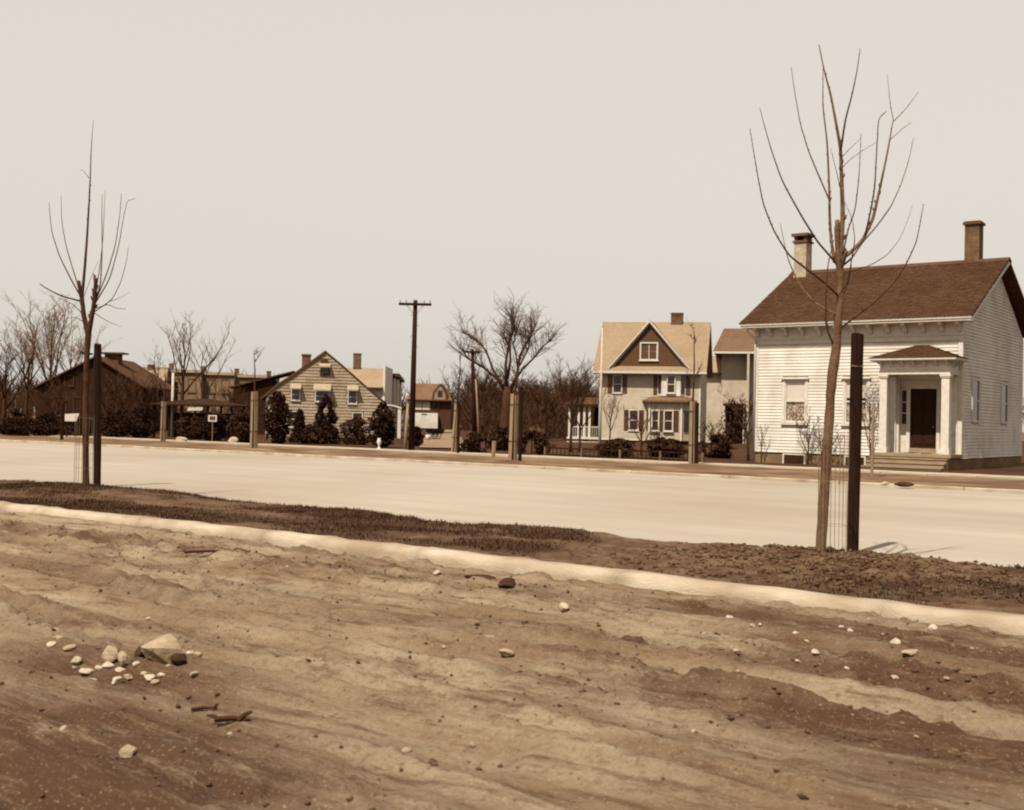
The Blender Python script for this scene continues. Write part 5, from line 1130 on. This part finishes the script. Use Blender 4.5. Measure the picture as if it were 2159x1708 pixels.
# ================================================================ STONES AND SCRAPS ON THE DIRT
def on_dirt(x, y):
    P = G(x, y, 0)
    for _ in range(6): r, n = st(P); P = G(x, y, .5*P[2]+.5*dirt_h(r, n))
    r, n = st(P); P[2] = dirt_h(r, n); return P
named = [(343,1393,.17,.12,.13,'stone','largest stone in the foreground, pale with a dark right face'),
 (298,1388,.05,.045,.055,'wood_chip','upright dark chip just left of the largest foreground stone'),
 (378,1396,.085,.06,.05,'wood_chip','dark broken lump just right of the largest foreground stone'),
 (235,1392,.075,.06,.06,'stone','rounded tan stone left of the pale stone cluster'),
 (262,1402,.06,.05,.06,'stone','pointed stone beside the rounded tan stone'),
 (193,1434,.04,.03,.025,'stone_pale','bright white pebble below the stone cluster'),
 (922,1213,.075,.05,.03,'stone_pale','flat white stone near the kerb at mid left'),
 (1188,1291,.075,.05,.05,'stone_pale','bright white stone on the dirt near the centre'),
 (1030,1353,.075,.06,.06,'stone','rounded pale stone among the central ruts'),
 (1070,1378,.085,.06,.03,'stone','flat pale stone just below the rounded central stone'),
 (1072,1236,.13,.08,.06,'wood_chip','dark clod of earth near the kerb at the centre'),
 (1537,1308,.05,.04,.03,'stone_pale','small white stone near the kerb right of centre'),
 (1888,1364,.06,.04,.05,'stone_pale','pale upright pebble on the dark patch at right'),
 (1968,1328,.04,.03,.03,'stone_pale','bright pebble nearest the kerb at far right'),
 (1920,1388,.11,.05,.02,'stone','flat sandy stone on the dark patch'),
 (270,1590,.07,.05,.03,'stone','dull flat stone at the bottom left corner')]
for i, (x, y, sx, sy, sz, m, lb) in enumerate(named): rock('foreground_stone', lb, on_dirt(x, y), sx, sy, sz, m, 60+i, rz=i*.7)
sc = [(322,1386),(357,1405),(398,1392),(418,1391),(258,1415),(272,1432),(300,1418),(312,1432),(228,1405),(160,1400),(125,1345),(108,1362),(118,1330),(148,1372),(340,1425),(182,1420),(210,1412),(330,1440),(290,1402),(410,1425),(246,1440)]
rs = random.Random(12)
for i, (x, y) in enumerate(sc):
    k = rs.uniform(.02,.042); rock('pebble', 'small pale pebble in the cluster at lower left', on_dirt(x+rs.uniform(-4,4), y), k*1.3, k, k*.7, rs.choice(('stone_pale','stone')), 120+i, 'pebbles clustered at lower left', rs.uniform(0,3))
for i in range(18):
    x, y = rs.uniform(1480, 2050), rs.uniform(1300, 1440); k = rs.uniform(.012,.028); rock('pebble', 'small pebble scattered over the darker patch at right', on_dirt(x, y), k*1.3, k, k*.7, rs.choice(('stone_pale','stone')), 160+i, 'pebbles on the darker patch at right', rs.uniform(0,3))
for i in range(20):
    x, y = rs.uniform(100, 2050), rs.uniform(1180+.08*0, 1640); P = on_dirt(x, y)
    if st(P)[1] > 8.5: continue
    k = rs.uniform(.010,.022); rock('pebble', 'stray pebble lying loose on the rutted dirt', P, k*1.3, k, k*.7, rs.choice(('stone','stone','stone_pale')), 200+i, 'stray pebbles on the dirt', rs.uniform(0,3))
# dark wood scraps
def scrap(label, x, y, parts, rz):
    t = empty('wood_scrap', on_dirt(x, y), rz, label, 'wood scrap')
    for (a, b, r) in parts: MB().tube([a, (np.array(a)+np.array(b))/2+[0,.003,.006], b], [r, r*.9, r*.5], 5).build('splinter', M['wood_chip'], t)
scrap('forked dark wood scrap lying in the lower left foreground', 492, 1524, [((-.09,0,.015),(.08,.01,.012),.016),((.02,0,.012),(.085,.02,.05),.014),((-.06,0,.012),(-.13,.03,.03),.012)], .1)
scrap('small dark twig scrap left of the forked one', 432, 1500, [((-.07,0,.01),(.06,.01,.02),.010),((.04,0,.015),(.07,0,.045),.009)], -.1)
scrap('thin pale-edged stick lying near the kerb at left', 445, 1180, [((-.35,0,.02),(.3,.02,.035),.016)], .1)
rock('earth_clod', 'dark flat clod of earth by the kerb, left of a larger one', on_dirt(1012, 1222), .17, .08, .045, 'wood_chip', 91, rz=-.3, cat='clod')
# short iron pegs along the kerb face
for i, (x, y) in enumerate(((784,1172),(853,1178),(888,1180),(1568,1262))):
    P = on_dirt(x, y); t = empty('peg', P, 0, ['rusty peg at the kerb face, leftmost of three', 'rusty peg at the kerb face, middle of three', 'rusty peg at the kerb face, rightmost of three', 'lone peg at the kerb face right of centre'][i], 'peg')
    MB().tube([(0,0,-.1),(.003,0,.035),(.006,0,.055)], [.010,.009,.007], 6).build('shaft', M['pole'], t); MB().tube([(.006,0,.054),(.006,0,.062)], [.012,.010], 7).build('head', M['pole'], t)
